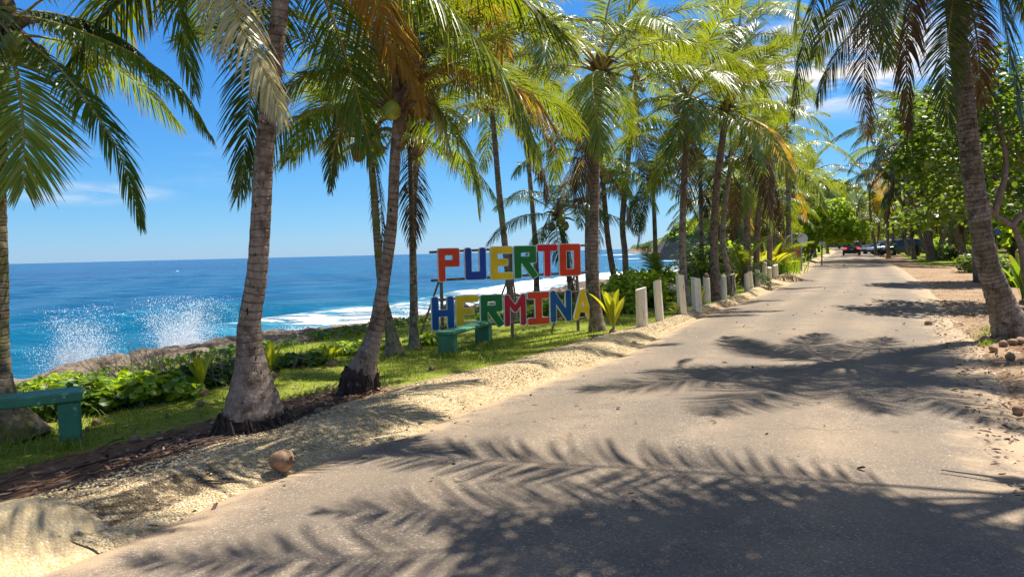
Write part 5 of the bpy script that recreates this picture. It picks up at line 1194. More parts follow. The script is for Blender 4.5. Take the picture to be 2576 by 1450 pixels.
def car(label, pos, rz, col, L=4.65, Wd=1.88, Ht=1.68, kind='suv', lit=False, group='parked cars', name='parked_car', seed=0):
    root = empty(name, pos, rz); tag(root, label, 'car', group)
    cp = paint('car_paint', col, .28, .6); hw = Wd/2; hl = L/2
    sill, belt = .30, .98 if kind != 'hatch' else .90; hood = belt-.06 if kind == 'suv' else belt-.12; wb = L*.31; wr = .36 if kind != 'hatch' else .32
    # lower body: side outline with wheel arches, swept across the width
    def arch(cx, r_, n=9): return [(cx+r_*math.cos(a), wr*.9+r_*math.sin(a)) for a in np.linspace(math.pi, 0, n)]
    xr, xf = -wb, wb+.02
    low = [(-hl+.10, sill+.05)] + [(x, max(z, sill)) for x, z in arch(xr, wr+.07)] + [(x, max(z, sill)) for x, z in arch(xf, wr+.07)] + [(hl-.12, sill)]
    up = [(hl-.02, sill+.18), (hl, .62), (hl-.06, hood-.16), (hl-.22, hood-.04), (hl*.62, hood+.02), (hl*.42, belt), (0, belt+.01), (-hl*.6, belt+.02), (-hl+.12, belt+.02), (-hl+.02, belt-.12), (-hl, .60), (-hl+.02, sill+.2)]
    # resample top outline onto the x stations of the underside
    ux = np.array([p[0] for p in up[2:10]][::-1]); uz = np.array([p[1] for p in up[2:10]][::-1])
    mb = MB(); xs = [p[0] for p in low]; zs_ = [p[1] for p in low]; V = []; rows = []
    for x, zl in zip(xs, zs_):
        zt = float(np.interp(x, ux, uz)); q = abs(x)/hl; wsc = 1-.10*q**5-.05*q**2
        prof = [(0, zl), (hw*.90*wsc, zl), (hw*.99*wsc, max(zl+.02, .42*zt+.12)), (hw*1.0*wsc, max(zl+.03, zt*.70)), (hw*.965*wsc, zt-.07), (hw*.90*wsc, zt), (0, zt+.025)]
        rows.append([(x, -y, z) for y, z in prof[::-1]][:-1] + [(x, y, z) for y, z in prof])
    # end caps pulled outward into bumpers
    def endrow(x, zl, zt, f): return [(x, y*f, zl+(zt-zl)*k_) for y, k_ in ((0, 1), (-.8*hw, 1), (-.86*hw, .85), (-.88*hw, .5), (-.86*hw, .2), (-.8*hw, 0), (0, 0), (.8*hw, 0), (.86*hw, .2), (.88*hw, .5), (.86*hw, .85), (.8*hw, 1), (0, 1))]
    nrow = len(rows[0])
    rows = [[(x_, y, z) for (x_, y, z) in [(-hl, a[1]*.93, sill+.12+(a[2]-rows[0][0][2]*0)*0 + (min(a[2], belt-.1)-.15)*.86) for a in rows[0]]]] + rows + [[(hl, a[1]*.90, sill+.10+(min(a[2], hood-.14)-.2)*.72) for a in rows[-1]]]
    V = [p for r_ in rows for p in r_]; nr = len(rows)
    fs = [(i_*nrow+j, (i_+1)*nrow+j, (i_+1)*nrow+j+1, i_*nrow+j+1) for i_ in range(nr-1) for j in range(nrow-1)] + [tuple(range(nrow)), tuple((nr-1)*nrow+j for j in range(nrow))[::-1]]
    mb.add(V, fs); mb.build('body', cp, root, True)
    # greenhouse
    if kind == 'suv': gp = [(-hl+.10, belt), (-hl+.30, Ht-.16), (-hl+.55, Ht-.02), (-.1, Ht), (hl*.20, Ht-.05), (hl*.50, belt)]
    elif kind == 'pickup': gp = [(-hl*.18, belt), (-hl*.12, Ht-.08), (0, Ht), (hl*.2, Ht-.03), (hl*.5, belt)]
    else: gp = [(-hl+.08, belt), (-hl+.5, Ht-.12), (-.5, Ht), (hl*.12, Ht-.03), (hl*.55, belt-.03)]
    def yw(z): return hw*(.915 - .20*(z-belt)/(Ht-belt))
    mb = MB(); n = len(gp); V = [(x, -yw(z), z) for x, z in gp]+[(x, yw(z), z) for x, z in gp]
    mb.add(V, [tuple(range(n)), tuple(range(n, 2*n))[::-1]]+[(i_, i_+n, (i_+1) % n+n, (i_+1) % n) for i_ in range(n)]); mb.build('cabin', cp, root)
    # windows
    cx = sum(p[0] for p in gp)/n; cz = belt+(Ht-belt)*.48
    for sg in (-1, 1):
        xs_ = [p[0] for p in gp]; cuts = [-hl*.52, -hl*.05, hl*.9] if kind != 'pickup' else [hl*.9]; last = gp[0][0]+.12
        top = lambda x: float(np.interp(x, xs_, [p[1] for p in gp]))
        for cut in cuts:
            x0, x1 = last+.04, min(cut, gp[-1][0]-.12)-.03; q = np.linspace(x0, x1, 6); pts = [(x, belt+.05) for x in q]+[(x, max(belt+.06, top(x)-.085)) for x in q[::-1]]
            m2 = MB(); m2.add([(x, sg*(yw(z)+.006), z) for x, z in pts], [tuple(range(len(pts)))]); m2.build('side_window', M['glass'], root); last = cut
    def quad(name_, a, b, m_, f=.86, off=.008, parent=root):
        (xa, za), (xb, zb) = a, b; d = Vector((xb-xa, 0, zb-za)).normalized(); nn = Vector((-d.z, 0, d.x));
        if (xa > 0) != (nn.x > 0): nn = -nn
        za2 = (xa+d.x*.05, za+d.z*.05); zb2 = (xb-d.x*.05, zb-d.z*.05); m2 = MB()
        m2.add([(za2[0]+nn.x*off, -yw(za2[1])*f, za2[1]+nn.z*off), (za2[0]+nn.x*off, yw(za2[1])*f, za2[1]+nn.z*off), (zb2[0]+nn.x*off, yw(zb2[1])*f, zb2[1]+nn.z*off), (zb2[0]+nn.x*off, -yw(zb2[1])*f, zb2[1]+nn.z*off)], [(0, 1, 2, 3)])
        return m2.build(name_, m_, parent)
    quad('windscreen', gp[-1], gp[-2], M['glass']); quad('rear_window', gp[0], gp[1], M['glass'])
    # wheels
    for x in (xr, xf):
        for sg in (-1, 1):
            m2 = MB(); y0 = sg*(hw-.20); y1 = sg*(hw-.01)
            m2.lathe([(wr*.6, 0), (wr*.94, 0), (wr, .03), (wr, .17), (wr*.94, .2), (wr*.66, .2), (wr*.6, .16)], 22, (0, 0, 0), 'Y'); w_ = m2.build('wheel', M['tyre'], root, True); w_.location = (x, y0 if sg > 0 else y0, wr); w_.rotation_euler = (0, 0, 0 if sg > 0 else math.pi)
            m3 = MB(); m3.lathe([(wr*.66, .14), (wr*.66, .185), (wr*.60, .185), (wr*.60, .14)], 22, (0, 0, 0), 'Y')
            for k_ in range(5):
                a = 2*math.pi*k_/5+.3; m3.box((math.cos(a)*wr*.32, .18, math.sin(a)*wr*.32), (wr*.62, .03, wr*.2), ry=-a)
            m3.build('rim', M['rim'], w_)
    # lamps, bumpers, mirrors, plate
    for sg in (-1, 1):
        m2 = MB(); m2.box((-hl+.03, sg*hw*.74, belt-.16), (.12, hw*.34, .17), bev=.02); m2.build('taillight', M['brake'] if lit else M['tail'], root)
        m2 = MB(); m2.box((hl-.14, sg*hw*.70, hood-.20), (.26, hw*.36, .15), bev=.03); m2.build('headlight', M['head'], root)
        m2 = MB(); m2.box((hl*.40, sg*(hw+.09), belt+.08), (.12, .2, .14), bev=.03); m2.build('mirror', cp, root)
    if lit: m2 = MB(); m2.box((-hl+.24, 0, Ht-.10), (.06, .34, .04)); m2.build('brake_light', M['brake'], root)
    m2 = MB(); m2.box((-hl+.0, 0, .50), (.14, Wd*.90, .26), bev=.05); m2.build('rear_bumper', M['trim'] if lit else cp, root)
    m2 = MB(); m2.box((hl-.03, 0, .46), (.14, Wd*.84, .24), bev=.05); m2.build('front_bumper', M['trim'], root)
    m2 = MB(); m2.box((hl-.0, 0, .66), (.08, Wd*.5, .15), bev=.02); m2.build('grille', M['chrome'] if not lit else M['trim'], root)
    m2 = MB(); m2.box((-hl-.03, 0, belt-.28), (.03, .34, .16)); m2.build('number_plate', M['plate'], root)
    m2 = MB(); m2.box((0, 0, sill-.02), (L*.80, Wd*.80, .12)); m2.build('underbody', M['trim'], root)
    if kind == 'suv':
        for sg in (-1, 1): m2 = MB(); m2.tube([(-hl*.75, sg*hw*.66, Ht+.02), (-.2, sg*hw*.66, Ht+.05), (hl*.15, sg*hw*.66, Ht+.01)], .018, 5); m2.build('roof_rail', M['chrome'], root)
        for sg in (-1, 1): m2 = MB(); m2.box((0, sg*(hw*.985), sill+.07), (L*.40, .02, .035)); m2.build('door_strip', M['chrome'], root)
    return root
def at_px(px, Y):
    d = ray(px, 615); x = d.x/d.y*Y; return onground(x, Y)
rd = math.atan2(D.y, D.x)
q = at_px(2141, 84); q.z = float(zs(st(q)[0]))+.03
car('black pickup style SUV driving away with its brake lights lit', q, rd+.02, (.012, .016, .032), 4.6, 1.86, 1.72, 'suv', True, None, 'driving_car')
q = at_px(2164, 112); car('white pickup truck far along the road ahead of the dark SUV', q, rd+.02, (.72, .73, .75), 5.0, 1.85, 1.75, 'pickup', group=None, name='pickup_truck')
q = at_px(2262, 80); car('dark slate blue SUV parked nose to the road behind leaning palms', q, rd+math.pi*.5+.50, (.018, .03, .05), 4.8, 1.9, 1.75, 'suv')
q = at_px(2240, 85); car('silver minivan parked just behind the dark slate blue SUV', q, rd+math.pi*.5+.52, (.45, .50, .52), 4.9, 1.95, 1.74, 'suv')
q = at_px(2210, 92); car('white hatchback with a palm trunk in front of its flank', q, rd+math.pi*.5+.55, (.70, .71, .72), 4.3, 1.8, 1.46, 'hatch')
q = at_px(2228, 97); car('dark red car mostly hidden behind the white and silver cars', q, rd+math.pi*.5+.55, (.22, .02, .04), 4.6, 1.85, 1.6, 'suv')
# ================================================================== PALMS
def PP(*a): return [P(x, y, Y) for x, y, Y in a]
GRP = 'coconut palms between the road and the sea'
# nearest palm with the flared foot
b = T1B; Y = b.y; z0_ = Vector((0, 0, .13))
C1 = P(722, -190, Y)
palm('coconut_palm', 'tall coconut palm with a wide flared grey foot, nearest to the kerb', b, [b+z0_]+PP((632, 930, Y), (627, 820, Y), (645, 700, Y), (655, 560, Y), (668, 350, Y), (688, 180, Y), (705, 0, Y))+[C1],
     r=.096, flare=.18, hf=.36, nf=17, scale=1.0, lod='near', mat='bark', seed=1, dead=0, bulge=.012, skip=lambda az, age: (age > 3 and (math.pi*1.0 < az < math.pi*2)) or az > 4.7,
     custom=[dict(pts=[C1]+PP((650, -250, 6.6), (580, -130, 6.25), (592, 30, 5.95), (663, 168, 5.8), (712, 300, 5.72)), L=.50, droop=1.2, vee=-.05, mat='p', seed=11),
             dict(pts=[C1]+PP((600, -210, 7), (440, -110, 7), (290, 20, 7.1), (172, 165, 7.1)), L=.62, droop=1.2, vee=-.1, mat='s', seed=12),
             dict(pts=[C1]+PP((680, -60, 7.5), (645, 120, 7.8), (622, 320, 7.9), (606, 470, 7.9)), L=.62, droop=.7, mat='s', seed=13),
             dict(pts=[C1]+PP((850, -200, 7.4), (935, -20, 7.8), (980, 92, 7.95), (1012, 160, 8.0), (1062, 265, 8.05)), L=.88, w=.034, droop=.9, vee=.0, mat='o', seed=14),
             dict(pts=[C1]+PP((880, -210, 7.5), (972, -10, 7.9), (1020, 72, 8.1), (1065, 175, 8.2), (1134, 385, 8.3)), L=.48, droop=1.3, vee=-.2, mat='p', seed=15),
             dict(pts=[C1]+PP((960, -280, 7.8), (1150, -120, 8.6), (1225, 10, 9.0), (1266, 125, 9.2)), L=.95, w=.034, droop=1.0, vee=-.1, mat='o', seed=16),
             dict(pts=[C1]+PP((520, -200, 6.9), (450, -40, 6.8), (455, 60, 6.8), (490, 230, 6.8)), L=.5, droop=.8, mat='g', seed=17)], group=GRP)
# leaning palm
b = T2B; Y = b.y; C2 = P(1003, 275, Y)
palm('coconut_palm', 'leaning coconut palm with dark rotted roots under its swollen foot', b+Vector((0, 0, -.05)), [b+Vector((-.06, 0, -.05))]+PP((925, 890, Y), (944, 830, Y), (966, 700, Y), (985, 560, Y), (993, 400, Y))+[C2],
     r=.078, flare=.115, hf=.45, nf=27, scale=.84, lod='near', mat='bark', seed=2, dead=0, nuts=1, skip=lambda az, age: 3.6 < az < 6.0, amax=4.8, bulge=.03,
     custom=[dict(pts=[C2]+PP((1085, 262, 8.3), (1150, 335, 8.2), (1190, 430, 8.2), (1203, 522, 8.2)), L=.55, droop=.8, mat='g', seed=21),
             dict(pts=[C2]+PP((930, 250, 8.6), (870, 300, 8.8), (838, 380, 8.9), (832, 475, 8.9)), L=.36, droop=.9, mat='s', seed=22),
             dict(pts=[C2]+PP((900, 190, 8.2), (790, 180, 8.0), (690, 260, 7.9), (650, 420, 7.9)), L=.60, droop=1.0, mat='g', seed=23),
             dict(pts=[C2]+PP((1080, 180, 8.2), (1210, 190, 8.1), (1330, 240, 8.1), (1400, 330, 8.1)), L=.55, droop=1.0, mat='o', seed=24)], group=GRP)
for bb, rad_, hh, sd in ((T2B, .20, .34, 1), (T1B, .285, .20, 2)):   # root masses
    mb = MB(); n = 26; prof = [(rad_*1.22, -.05), (rad_*1.1, .05*hh/.3), (rad_*.98, .45*hh), (rad_*.96, .75*hh), (rad_*.8, hh)]
    V = []; gg = random.Random(sd)
    for (r_, z) in prof:
        for k_ in range(n):
            a = 2*math.pi*k_/n; rr = r_*(1+gg.uniform(-.12, .12)); V.append((rr*math.cos(a)-(.10*(hh-z) if sd == 1 else 0), rr*math.sin(a), z+gg.uniform(-.015, .02)))
    mb.add(V, [(i_*n+k_, i_*n+(k_+1) % n, (i_+1)*n+(k_+1) % n, (i_+1)*n+k_) for i_ in range(4) for k_ in range(n)])
    for k_ in range(90):
        a = gg.uniform(0, 6.28); r1_ = rad_*gg.uniform(.9, 1.15); r2_ = rad_*gg.uniform(1.05, 1.40); z1 = gg.uniform(.2, .9)*hh
        mb.tube([(r1_*math.cos(a), r1_*math.sin(a), z1), ((r1_+r2_)/2*math.cos(a+.1), (r1_+r2_)/2*math.sin(a+.1), z1*.4), (r2_*math.cos(a), r2_*math.sin(a), -.03)], gg.uniform(.005, .012), 4)
    par = [o for o in bpy.data.objects if o.name.startswith('coconut_palm') and o.parent is None and (o.location-(bb)).length < .3][0]
    mb.build('root_mass', M['root'], par, False)
# palm at the left edge
b = GG(34, 1098); Y = b.y; C0 = P(6, 78, Y)
palm('coconut_palm', 'mossy coconut palm cut by the photo edge, behind the near bench', b+Vector((0, 0, -.05)), [b+Vector((0, 0, -.05))]+PP((-4, 1000, Y), (-14, 900, Y), (-14, 700, Y), (-18, 480, Y), (-12, 250, Y))+[C0],
     r=.125, flare=.20, hf=.30, nf=9, scale=.7, lod='near', mat='bark_moss', seed=3, dead=0, skip=lambda az, age: age > 3 and (az > math.pi*1.35 or az < .6), nuts=6,
     custom=[dict(pts=[C0]+PP((36, 160, 6.3), (52, 250, 6.15), (60, 350, 6.1), (60, 470, 6.1)), L=.62, droop=.35, vee=.1, mat='g', seed=31),
             dict(pts=[C0]+PP((50, 40, 6.6), (200, 78, 6.6), (360, 148, 6.6), (455, 225, 6.6), (532, 345, 6.6)), L=.40, droop=1.1, vee=-.1, mat='g', seed=32),
             dict(pts=[C0]+PP((44, 90, 6.5), (144, 168, 6.4), (232, 275, 6.3), (300, 385, 6.3), (354, 560, 6.3)), L=.42, droop=.9, mat='g', seed=33),
             dict(pts=[C0]+PP((60, 30, 6.8), (160, 40, 6.9), (260, 70, 7.0), (360, 140, 7.0), (392, 200, 7)), L=.36, droop=1.4, vee=-.2, mat='s', seed=34),
             dict(pts=[C0]+PP((-20, 20, 6.2), (-60, 150, 6.1), (-70, 300, 6.1), (-60, 430, 6.1)), L=.6, droop=.6, mat='s', seed=35)], group=GRP)
# second rank
def simple(px_base, path, Y, label, r, seed, base_y=None, **kw):
    """base at the given pixel column on the ground at distance Y; path = pixels up to the crown"""
    d = ray(px_base[0], px_base[1]); b = onground(d.x/d.y*Y, Y, -.08)
    return palm('coconut_palm', label, b, [b]+[P(x, y, Y) for x, y in path], r=r, seed=seed, **kw)
simple((995, 893), [(978, 810), (962, 740), (950, 620), (940, 480), (928, 355)], 11.3, 'coconut palm with ribbed foot standing behind the leaning palm', 0.072, 4, flare=.13, hf=.3, nf=13, scale=.66, amax=5.0, lod='mid', mat='bark_moss', dead=1, group=GRP)
simple((1044, 876), [(1040, 820), (1038, 700), (1036, 560), (1033, 420), (1030, 345)], 12.0, 'straight speckled coconut palm left of the sign frame', 0.06, 5, flare=.11, hf=.22, nf=13, scale=.64, amax=5.2, lod='mid', mat='bark_lichen', dead=1, group=GRP)
simple((1290, 800), [(1279, 700), (1268, 600), (1255, 480), (1245, 360), (1232, 235)], 17.0, 'slender coconut palm behind the middle of the sign', 0.082, 6, flare=.08, nf=15, scale=0.936, amax=5.4, lod='mid', mat='bark_lichen', dead=1, group=GRP)
simple((1440, 775), [(1432, 700), (1420, 620), (1405, 545)], 20.0, 'short palm with dark crown seen behind the upper word of the sign', 0.085, 7, flare=.06, nf=12, scale=0.744, lod='mid', mat='bark_lichen', dead=1, key='s', group=GRP)
simple((1504, 828), [(1497, 760), (1493, 620), (1496, 460), (1500, 300), (1510, 178)], 13.8, 'coconut palm standing at the seaward end of the sign, by the last letter', 0.104, 8, flare=.11, hf=.3, nf=16, scale=1.03, lod='near', mat='bark', dead=1, nuts=6, group=GRP)
simple((1486, 770), [(1480, 700), (1478, 600), (1480, 480), (1486, 385)], 21, 'pale thin palm hidden behind the palm at the end of the sign', 0.1, 9, flare=.06, nf=11, scale=0.9, lod='mid', mat='bark_pale', dead=1, group=GRP)
simple((1556, 745), [(1543, 690), (1530, 610), (1522, 530), (1516, 440)], 24.0, 'leaning palm with an orange top stem beyond the broad leaved seedling', 0.11, 10, flare=.07, nf=12, scale=0.96, lod='mid', mat='bark_orange', dead=1, group=GRP)
simple((1649, 690), [(1648, 640), (1646, 560), (1641, 455)], 26.0, 'thin dark trunked palm rising behind the second post', 0.095, 11, flare=.03, nf=13, scale=0.9, lod='mid', mat='bark_lichen', dead=1, key='s', group=GRP)
simple((1728, 735), [(1719, 690), (1716, 600), (1719, 480), (1724, 370), (1722, 260)], 19.5, 'coconut palm with pitted pale trunk behind the leaning square post', 0.105, 12, flare=.12, hf=.28, nf=16, scale=1.1, lod='mid', mat='bark_pale', dead=1, group=GRP)
simple((1802, 715), [(1797, 660), (1796, 570), (1803, 460), (1813, 380), (1826, 285)], 20.5, 'stout coconut palm with lined grey trunk behind the fourth and fifth posts', 0.125, 13, flare=.12, hf=.35, nf=16, scale=1.08, lod='mid', mat='bark', dead=1, group=GRP)
simple((1842, 705), [(1828, 670), (1818, 620), (1820, 550), (1828, 480), (1838, 410)], 23.0, 'palm with a curved trunk foot behind the dark striped post', 0.105, 14, flare=.04, nf=12, scale=0.9, lod='mid', mat='bark_pale', dead=1, group=GRP)
simple((1904, 690), [(1902, 640), (1906, 560), (1915, 480), (1927, 400)], 28.0, 'dark leaning palm above the yellow seedling clump', 0.13, 15, flare=.06, nf=14, scale=1.08, lod='mid', mat='bark_orange', dead=2, key='g', group=GRP)
simple((1575, 720), [(1572, 640), (1566, 540), (1590, 300), (1600, 205)], 27.0, 'tall palm whose crown spreads above the seedling and posts', 0.12, 16, flare=.08, nf=14, scale=1.14, lod='mid', mat='bark_lichen', dead=1, group=GRP)
simple((1880, 690), [(1878, 600), (1880, 400), (1868, 250), (1856, 95)], 27.0, 'very tall palm with glossy crown high above the post row', 0.13, 17, flare=.08, nf=16, scale=1.2, lod='mid', mat='bark', dead=1, group=GRP)
simple((1935, 680), [(1936, 600), (1940, 450), (1932, 300), (1915, 190)], 33.0, 'tall palm behind the end of the post row', 0.13, 18, flare=.08, nf=15, scale=1.05, lod='mid', mat='bark', dead=1, group=GRP)
simple((1985, 665), [(1983, 600), (1982, 460), (1975, 330)], 40.0, 'broad crowned palm near the round road sign', 0.15, 19, flare=.08, nf=15, scale=1, lod='mid', mat='bark_lichen', dead=2, group=GRP)
simple((1765, 690), [(1764, 600), (1762, 500), (1760, 395)], 31.0, 'shaded palm between the two pale trunks', 0.11, 20, flare=.06, nf=13, scale=1.14, lod='far', mat='bark_lichen', dead=1, key='s', group=GRP)
simple((1350, 740), [(1345, 600), (1330, 420), (1322, 300)], 25.0, 'hazy distant palm crown above the upper word of the sign', 0.1, 21, flare=.06, nf=11, scale=0.96, lod='far', mat='bark_lichen', dead=0, group=GRP)
simple((1041, 830), [(1040, 700), (1038, 560), (1050, 400), (1100, 240), (1135, 150)], 18.5, 'high bright palm crown over the gap before the sign', 0.1, 22, flare=.06, nf=16, scale=1.2, amax=5.4, lod='mid', mat='bark_lichen', dead=1, group=GRP)
# small trunkless palms
def stemless(px, py, Y, label, nf, scale, seed, ages=(0, 1, 2, 2, 3, 3, 4, 5), key='g'):
    d = ray(px, py); b = onground(d.x/d.y*Y, Y, 0); p_ = palm('young_palm', label, b, [b+Vector((0, 0, -.1)), b+Vector((0, 0, .12)), b+Vector((.02, 0, .30))], r=.07, flare=.02, nf=nf, scale=scale, lod='far' if Y > 30 else 'mid', seed=seed, dead=0, ages=list(ages), nuts=0, key=key, mat='bark_lichen', group='young trunkless palms', split=True)
    return p_
stemless(1652, 700, 22, 'young trunkless palm with pale arching fronds against the surf', 11, .55, 51, (0, 1, 2, 3, 4, 4, 5, 5))
stemless(1866, 690, 27, 'bright green young palm behind the dark striped post', 11, .62, 52)
stemless(1955, 655, 37, 'young green palm beside the backs of the road signs', 9, .70, 53, (0, 1, 1, 2, 3))
stemless(1840, 665, 33, 'small young palm under the curved trunk', 9, .6, 54)
# right side
b = GG(2550, 850); Y = b.y; CR = P(2386, -112, Y)
Ct = [dict(pts=[CR]+PP((2200, -190, 10.9), (2090, -80, 10.6), (2030, 80, 10.5), (1992, 288, 10.5)), L=.66, droop=1.3, vee=-.1, mat='s', seed=61),
      dict(pts=[CR]+PP((2270, -130, 10.8), (2205, 20, 10.6), (2172, 190, 10.5), (2186, 345, 10.5)), L=.62, droop=.9, mat='d', seed=62, w=.02),
      dict(pts=[CR]+PP((2320, -80, 11.0), (2283, 60, 10.9), (2280, 200, 10.9), (2288, 330, 10.9)), L=.55, droop=2.2, vee=-.4, mat='d', seed=63, w=.026),
      dict(pts=[CR]+PP((2395, 0, 10.9), (2380, 120, 10.8), (2378, 220, 10.8), (2386, 320, 10.8)), L=.6, droop=.8, mat='s', seed=64),
      dict(pts=[CR]+PP((2480, -110, 10.8), (2520, 20, 10.7), (2545, 160, 10.7), (2566, 300, 10.7)), L=.72, droop=.8, mat='s', seed=65),
      dict(pts=[CR]+PP((2300, -230, 10.3), (2240, -120, 10.0), (2215, 30, 9.8), (2230, 160, 9.8)), L=.7, droop=.8, mat='s', seed=66),
      dict(pts=[CR]+PP((2460, -200, 10.3), (2560, -60, 10.0), (2640, 160, 9.8)), L=.7, droop=.9, mat='d', seed=67),
      dict(pts=[CR]+PP((2200, -250, 11.5), (2080, -170, 11.8), (2020, -40, 12.0), (2000, 90, 12)), L=.66, droop=1.1, mat='g', seed=68),
      dict(pts=[CR]+PP((2430, -40, 11.6), (2460, 120, 12.0), (2470, 260, 12.2)), L=.6, droop=1.0, mat='d', seed=69)]
palm('coconut_palm', 'big blotched palm leaning over the road with dead fronds above', b+Vector((0, 0, -.1)), [b+Vector((.05, 0, -.1))]+PP((2512, 745, Y), (2478, 640, Y), (2455, 500, Y), (2436, 350, Y), (2420, 200, Y), (2402, 40, Y))+[CR],
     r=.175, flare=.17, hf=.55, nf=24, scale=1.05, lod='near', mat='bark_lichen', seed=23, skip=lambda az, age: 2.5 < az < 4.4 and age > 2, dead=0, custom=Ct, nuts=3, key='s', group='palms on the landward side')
OVER = [[(6.1, 6.8, 6.3), (3.9, 7.7, 6.8), (2.4, 8.0, 6.5), (.9, 7.9, 5.6)], [(6.1, 6.8, 6.3), (4.0, 7.0, 6.8), (2.6, 6.8, 6.4), (1.2, 6.5, 5.4)], [(6.1, 6.8, 6.3), (4.3, 6.6, 6.7), (3.2, 6.0, 6.3), (2.1, 5.4, 5.4)],
        [(6.1, 6.8, 6.3), (5.0, 6.2, 6.6), (4.6, 5.4, 6.1), (4.3, 4.7, 5.2)], [(6.1, 6.8, 6.3), (4.5, 6.0, 6.7), (3.7, 5.0, 6.4), (3.0, 4.1, 5.6)],
        [(6.1, 6.8, 6.3), (3.8, 6.6, 7.0), (2.2, 6.3, 6.7), (.5, 5.9, 5.6)], [(6.1, 6.8, 6.3), (3.9, 5.9, 7.0), (2.4, 5.0, 6.6), (1.0, 4.4, 5.7)]]
# palm whose crown hangs over the road beside the photographer (its shadow lies in front)
b = onground(8.9, 4.0, -.1)
palm('coconut_palm', 'palm beyond the frame whose fronds shade the near asphalt', b, [b, Vector((8.0, 4.9, 1.5)), Vector((6.7, 6.0, 3.6)), Vector((6.5, 6.6, 5.4)), Vector((6.1, 6.8, 6.2))], r=.14, flare=.15, nf=21, scale=1.25, lod="wide", custom=[dict(pts=[Vector(q_) for q_ in qq], L=.85, droop=.5, vee=.1, mat='g', seed=200+i_, w=.045) for i_, qq in enumerate(OVER)], mat='bark', seed=24, dead=0, nuts=2, amin=3, skip=lambda az, age: .25 < az < 2.9 or (age > 5 and az < math.pi*1.1), group='palms on the landward side')
b = onground(9.6, -1.2, -.1)
RG = 'palms on the landward side'
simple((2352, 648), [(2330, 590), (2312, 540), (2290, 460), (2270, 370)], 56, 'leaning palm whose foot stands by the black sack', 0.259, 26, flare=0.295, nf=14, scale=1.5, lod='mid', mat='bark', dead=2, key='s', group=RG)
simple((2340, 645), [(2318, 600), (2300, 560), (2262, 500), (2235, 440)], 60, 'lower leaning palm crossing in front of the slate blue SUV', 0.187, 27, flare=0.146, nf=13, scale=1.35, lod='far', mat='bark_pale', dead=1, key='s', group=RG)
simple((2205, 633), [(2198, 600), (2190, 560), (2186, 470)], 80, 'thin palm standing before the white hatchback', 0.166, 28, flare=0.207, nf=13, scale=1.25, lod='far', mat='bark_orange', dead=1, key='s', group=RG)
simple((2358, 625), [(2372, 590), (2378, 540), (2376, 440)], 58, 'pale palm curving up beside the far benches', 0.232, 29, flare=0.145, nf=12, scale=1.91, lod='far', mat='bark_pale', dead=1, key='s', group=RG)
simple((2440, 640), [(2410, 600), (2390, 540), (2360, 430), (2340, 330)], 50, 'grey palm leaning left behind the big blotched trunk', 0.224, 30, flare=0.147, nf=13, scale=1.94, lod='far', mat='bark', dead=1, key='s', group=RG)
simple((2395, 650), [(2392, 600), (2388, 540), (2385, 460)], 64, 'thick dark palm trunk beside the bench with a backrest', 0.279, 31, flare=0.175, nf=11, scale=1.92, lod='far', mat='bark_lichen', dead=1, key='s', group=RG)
simple((2235, 620), [(2232, 560), (2245, 450), (2252, 385)], 66, 'tall palm above the parked cars', 0.15, 32, flare=0.145, nf=14, scale=1.5, lod='far', mat='bark', dead=1, key='g', group=RG)
simple((2300, 610), [(2290, 560), (2292, 390), (2296, 310)], 60, 'highest palm crown above the parked cars', 0.15, 33, flare=0.146, nf=14, scale=1.5, lod='far', mat='bark', dead=1, key='g', group=RG)
# shared far palms down the road
fg = random.Random(9); kfar = 0
for (px, cy, Yf) in ((2050, 520, 78), (2030, 455, 62), (2010, 520, 70), (1990, 470, 52), (2168, 545, 105), (2190, 545, 120), (2150, 560, 135), (1960, 540, 60), (1925, 500, 44), (1880, 540, 48), (1850, 520, 40), (2250, 500, 80), (2285, 520, 74), (2330, 420, 58), (2420, 500, 50), (2210, 560, 92), (1800, 520, 46), (2075, 470, 95)):
    d = ray(px+fg.uniform(-8, 8), 620); b = onground(d.x/d.y*Yf, Yf, -.1); kfar += 1
    tl = P(px, cy, Yf)
    palm('coconut_palm', 'small distant coconut palm in the grove at the end of the road', b, [b, (b+tl)/2+Vector((fg.uniform(-.5, .5), 0, 0)), tl], r=.17, flare=.12, nf=17, scale=1.1+Yf*.003, lod='far', mat=fg.choice(['bark', 'bark_pale', 'bark_lichen']), seed=100+kfar, dead=2, split=False, nuts=0, key='g' if px < 2120 else fg.choice('gs'), group='distant palms of the grove')

# ================================================================== SEEDLINGS
for (x, y, hpx, nb, mt, lb, sp, wd, sd) in (
     (508, 992, 118, 6, 'sprout', 'yellow green seedling of broad blades on the grassy mound', .5, .05, 2), (683, 948, 92, 6, 'sprout', 'seedling with brown edged blades beside the nearest trunk', .45, .06, 3),
     (832, 918, 62, 7, 'sprout', 'low golden seedling before the rocks and creeping vines', .8, .07, 4), (1543, 836, 108, 8, 'sprout', 'largest broad leaved seedling between the sign and the first post', .5, .065, 5),
     (1703, 795, 30, 5, 'sprout', 'tiny yellow seedling beside the leaning square post', .7, .07, 6), (1765, 772, 48, 4, 'sprout', 'spindly seedling with orange stem between two square posts', .4, .05, 7),
     (1833, 740, 70, 6, 'sprout', 'yellow bladed seedling behind the slim smooth post', .7, .08, 8), (1896, 715, 55, 6, 'sprout_green', 'green bladed seedling behind the middle posts', .8, .08, 9)):
    p = GG(x, y); sprout(lb, p, hpx*p.y/1805, nb, mt, sd, sp, wide=wd)
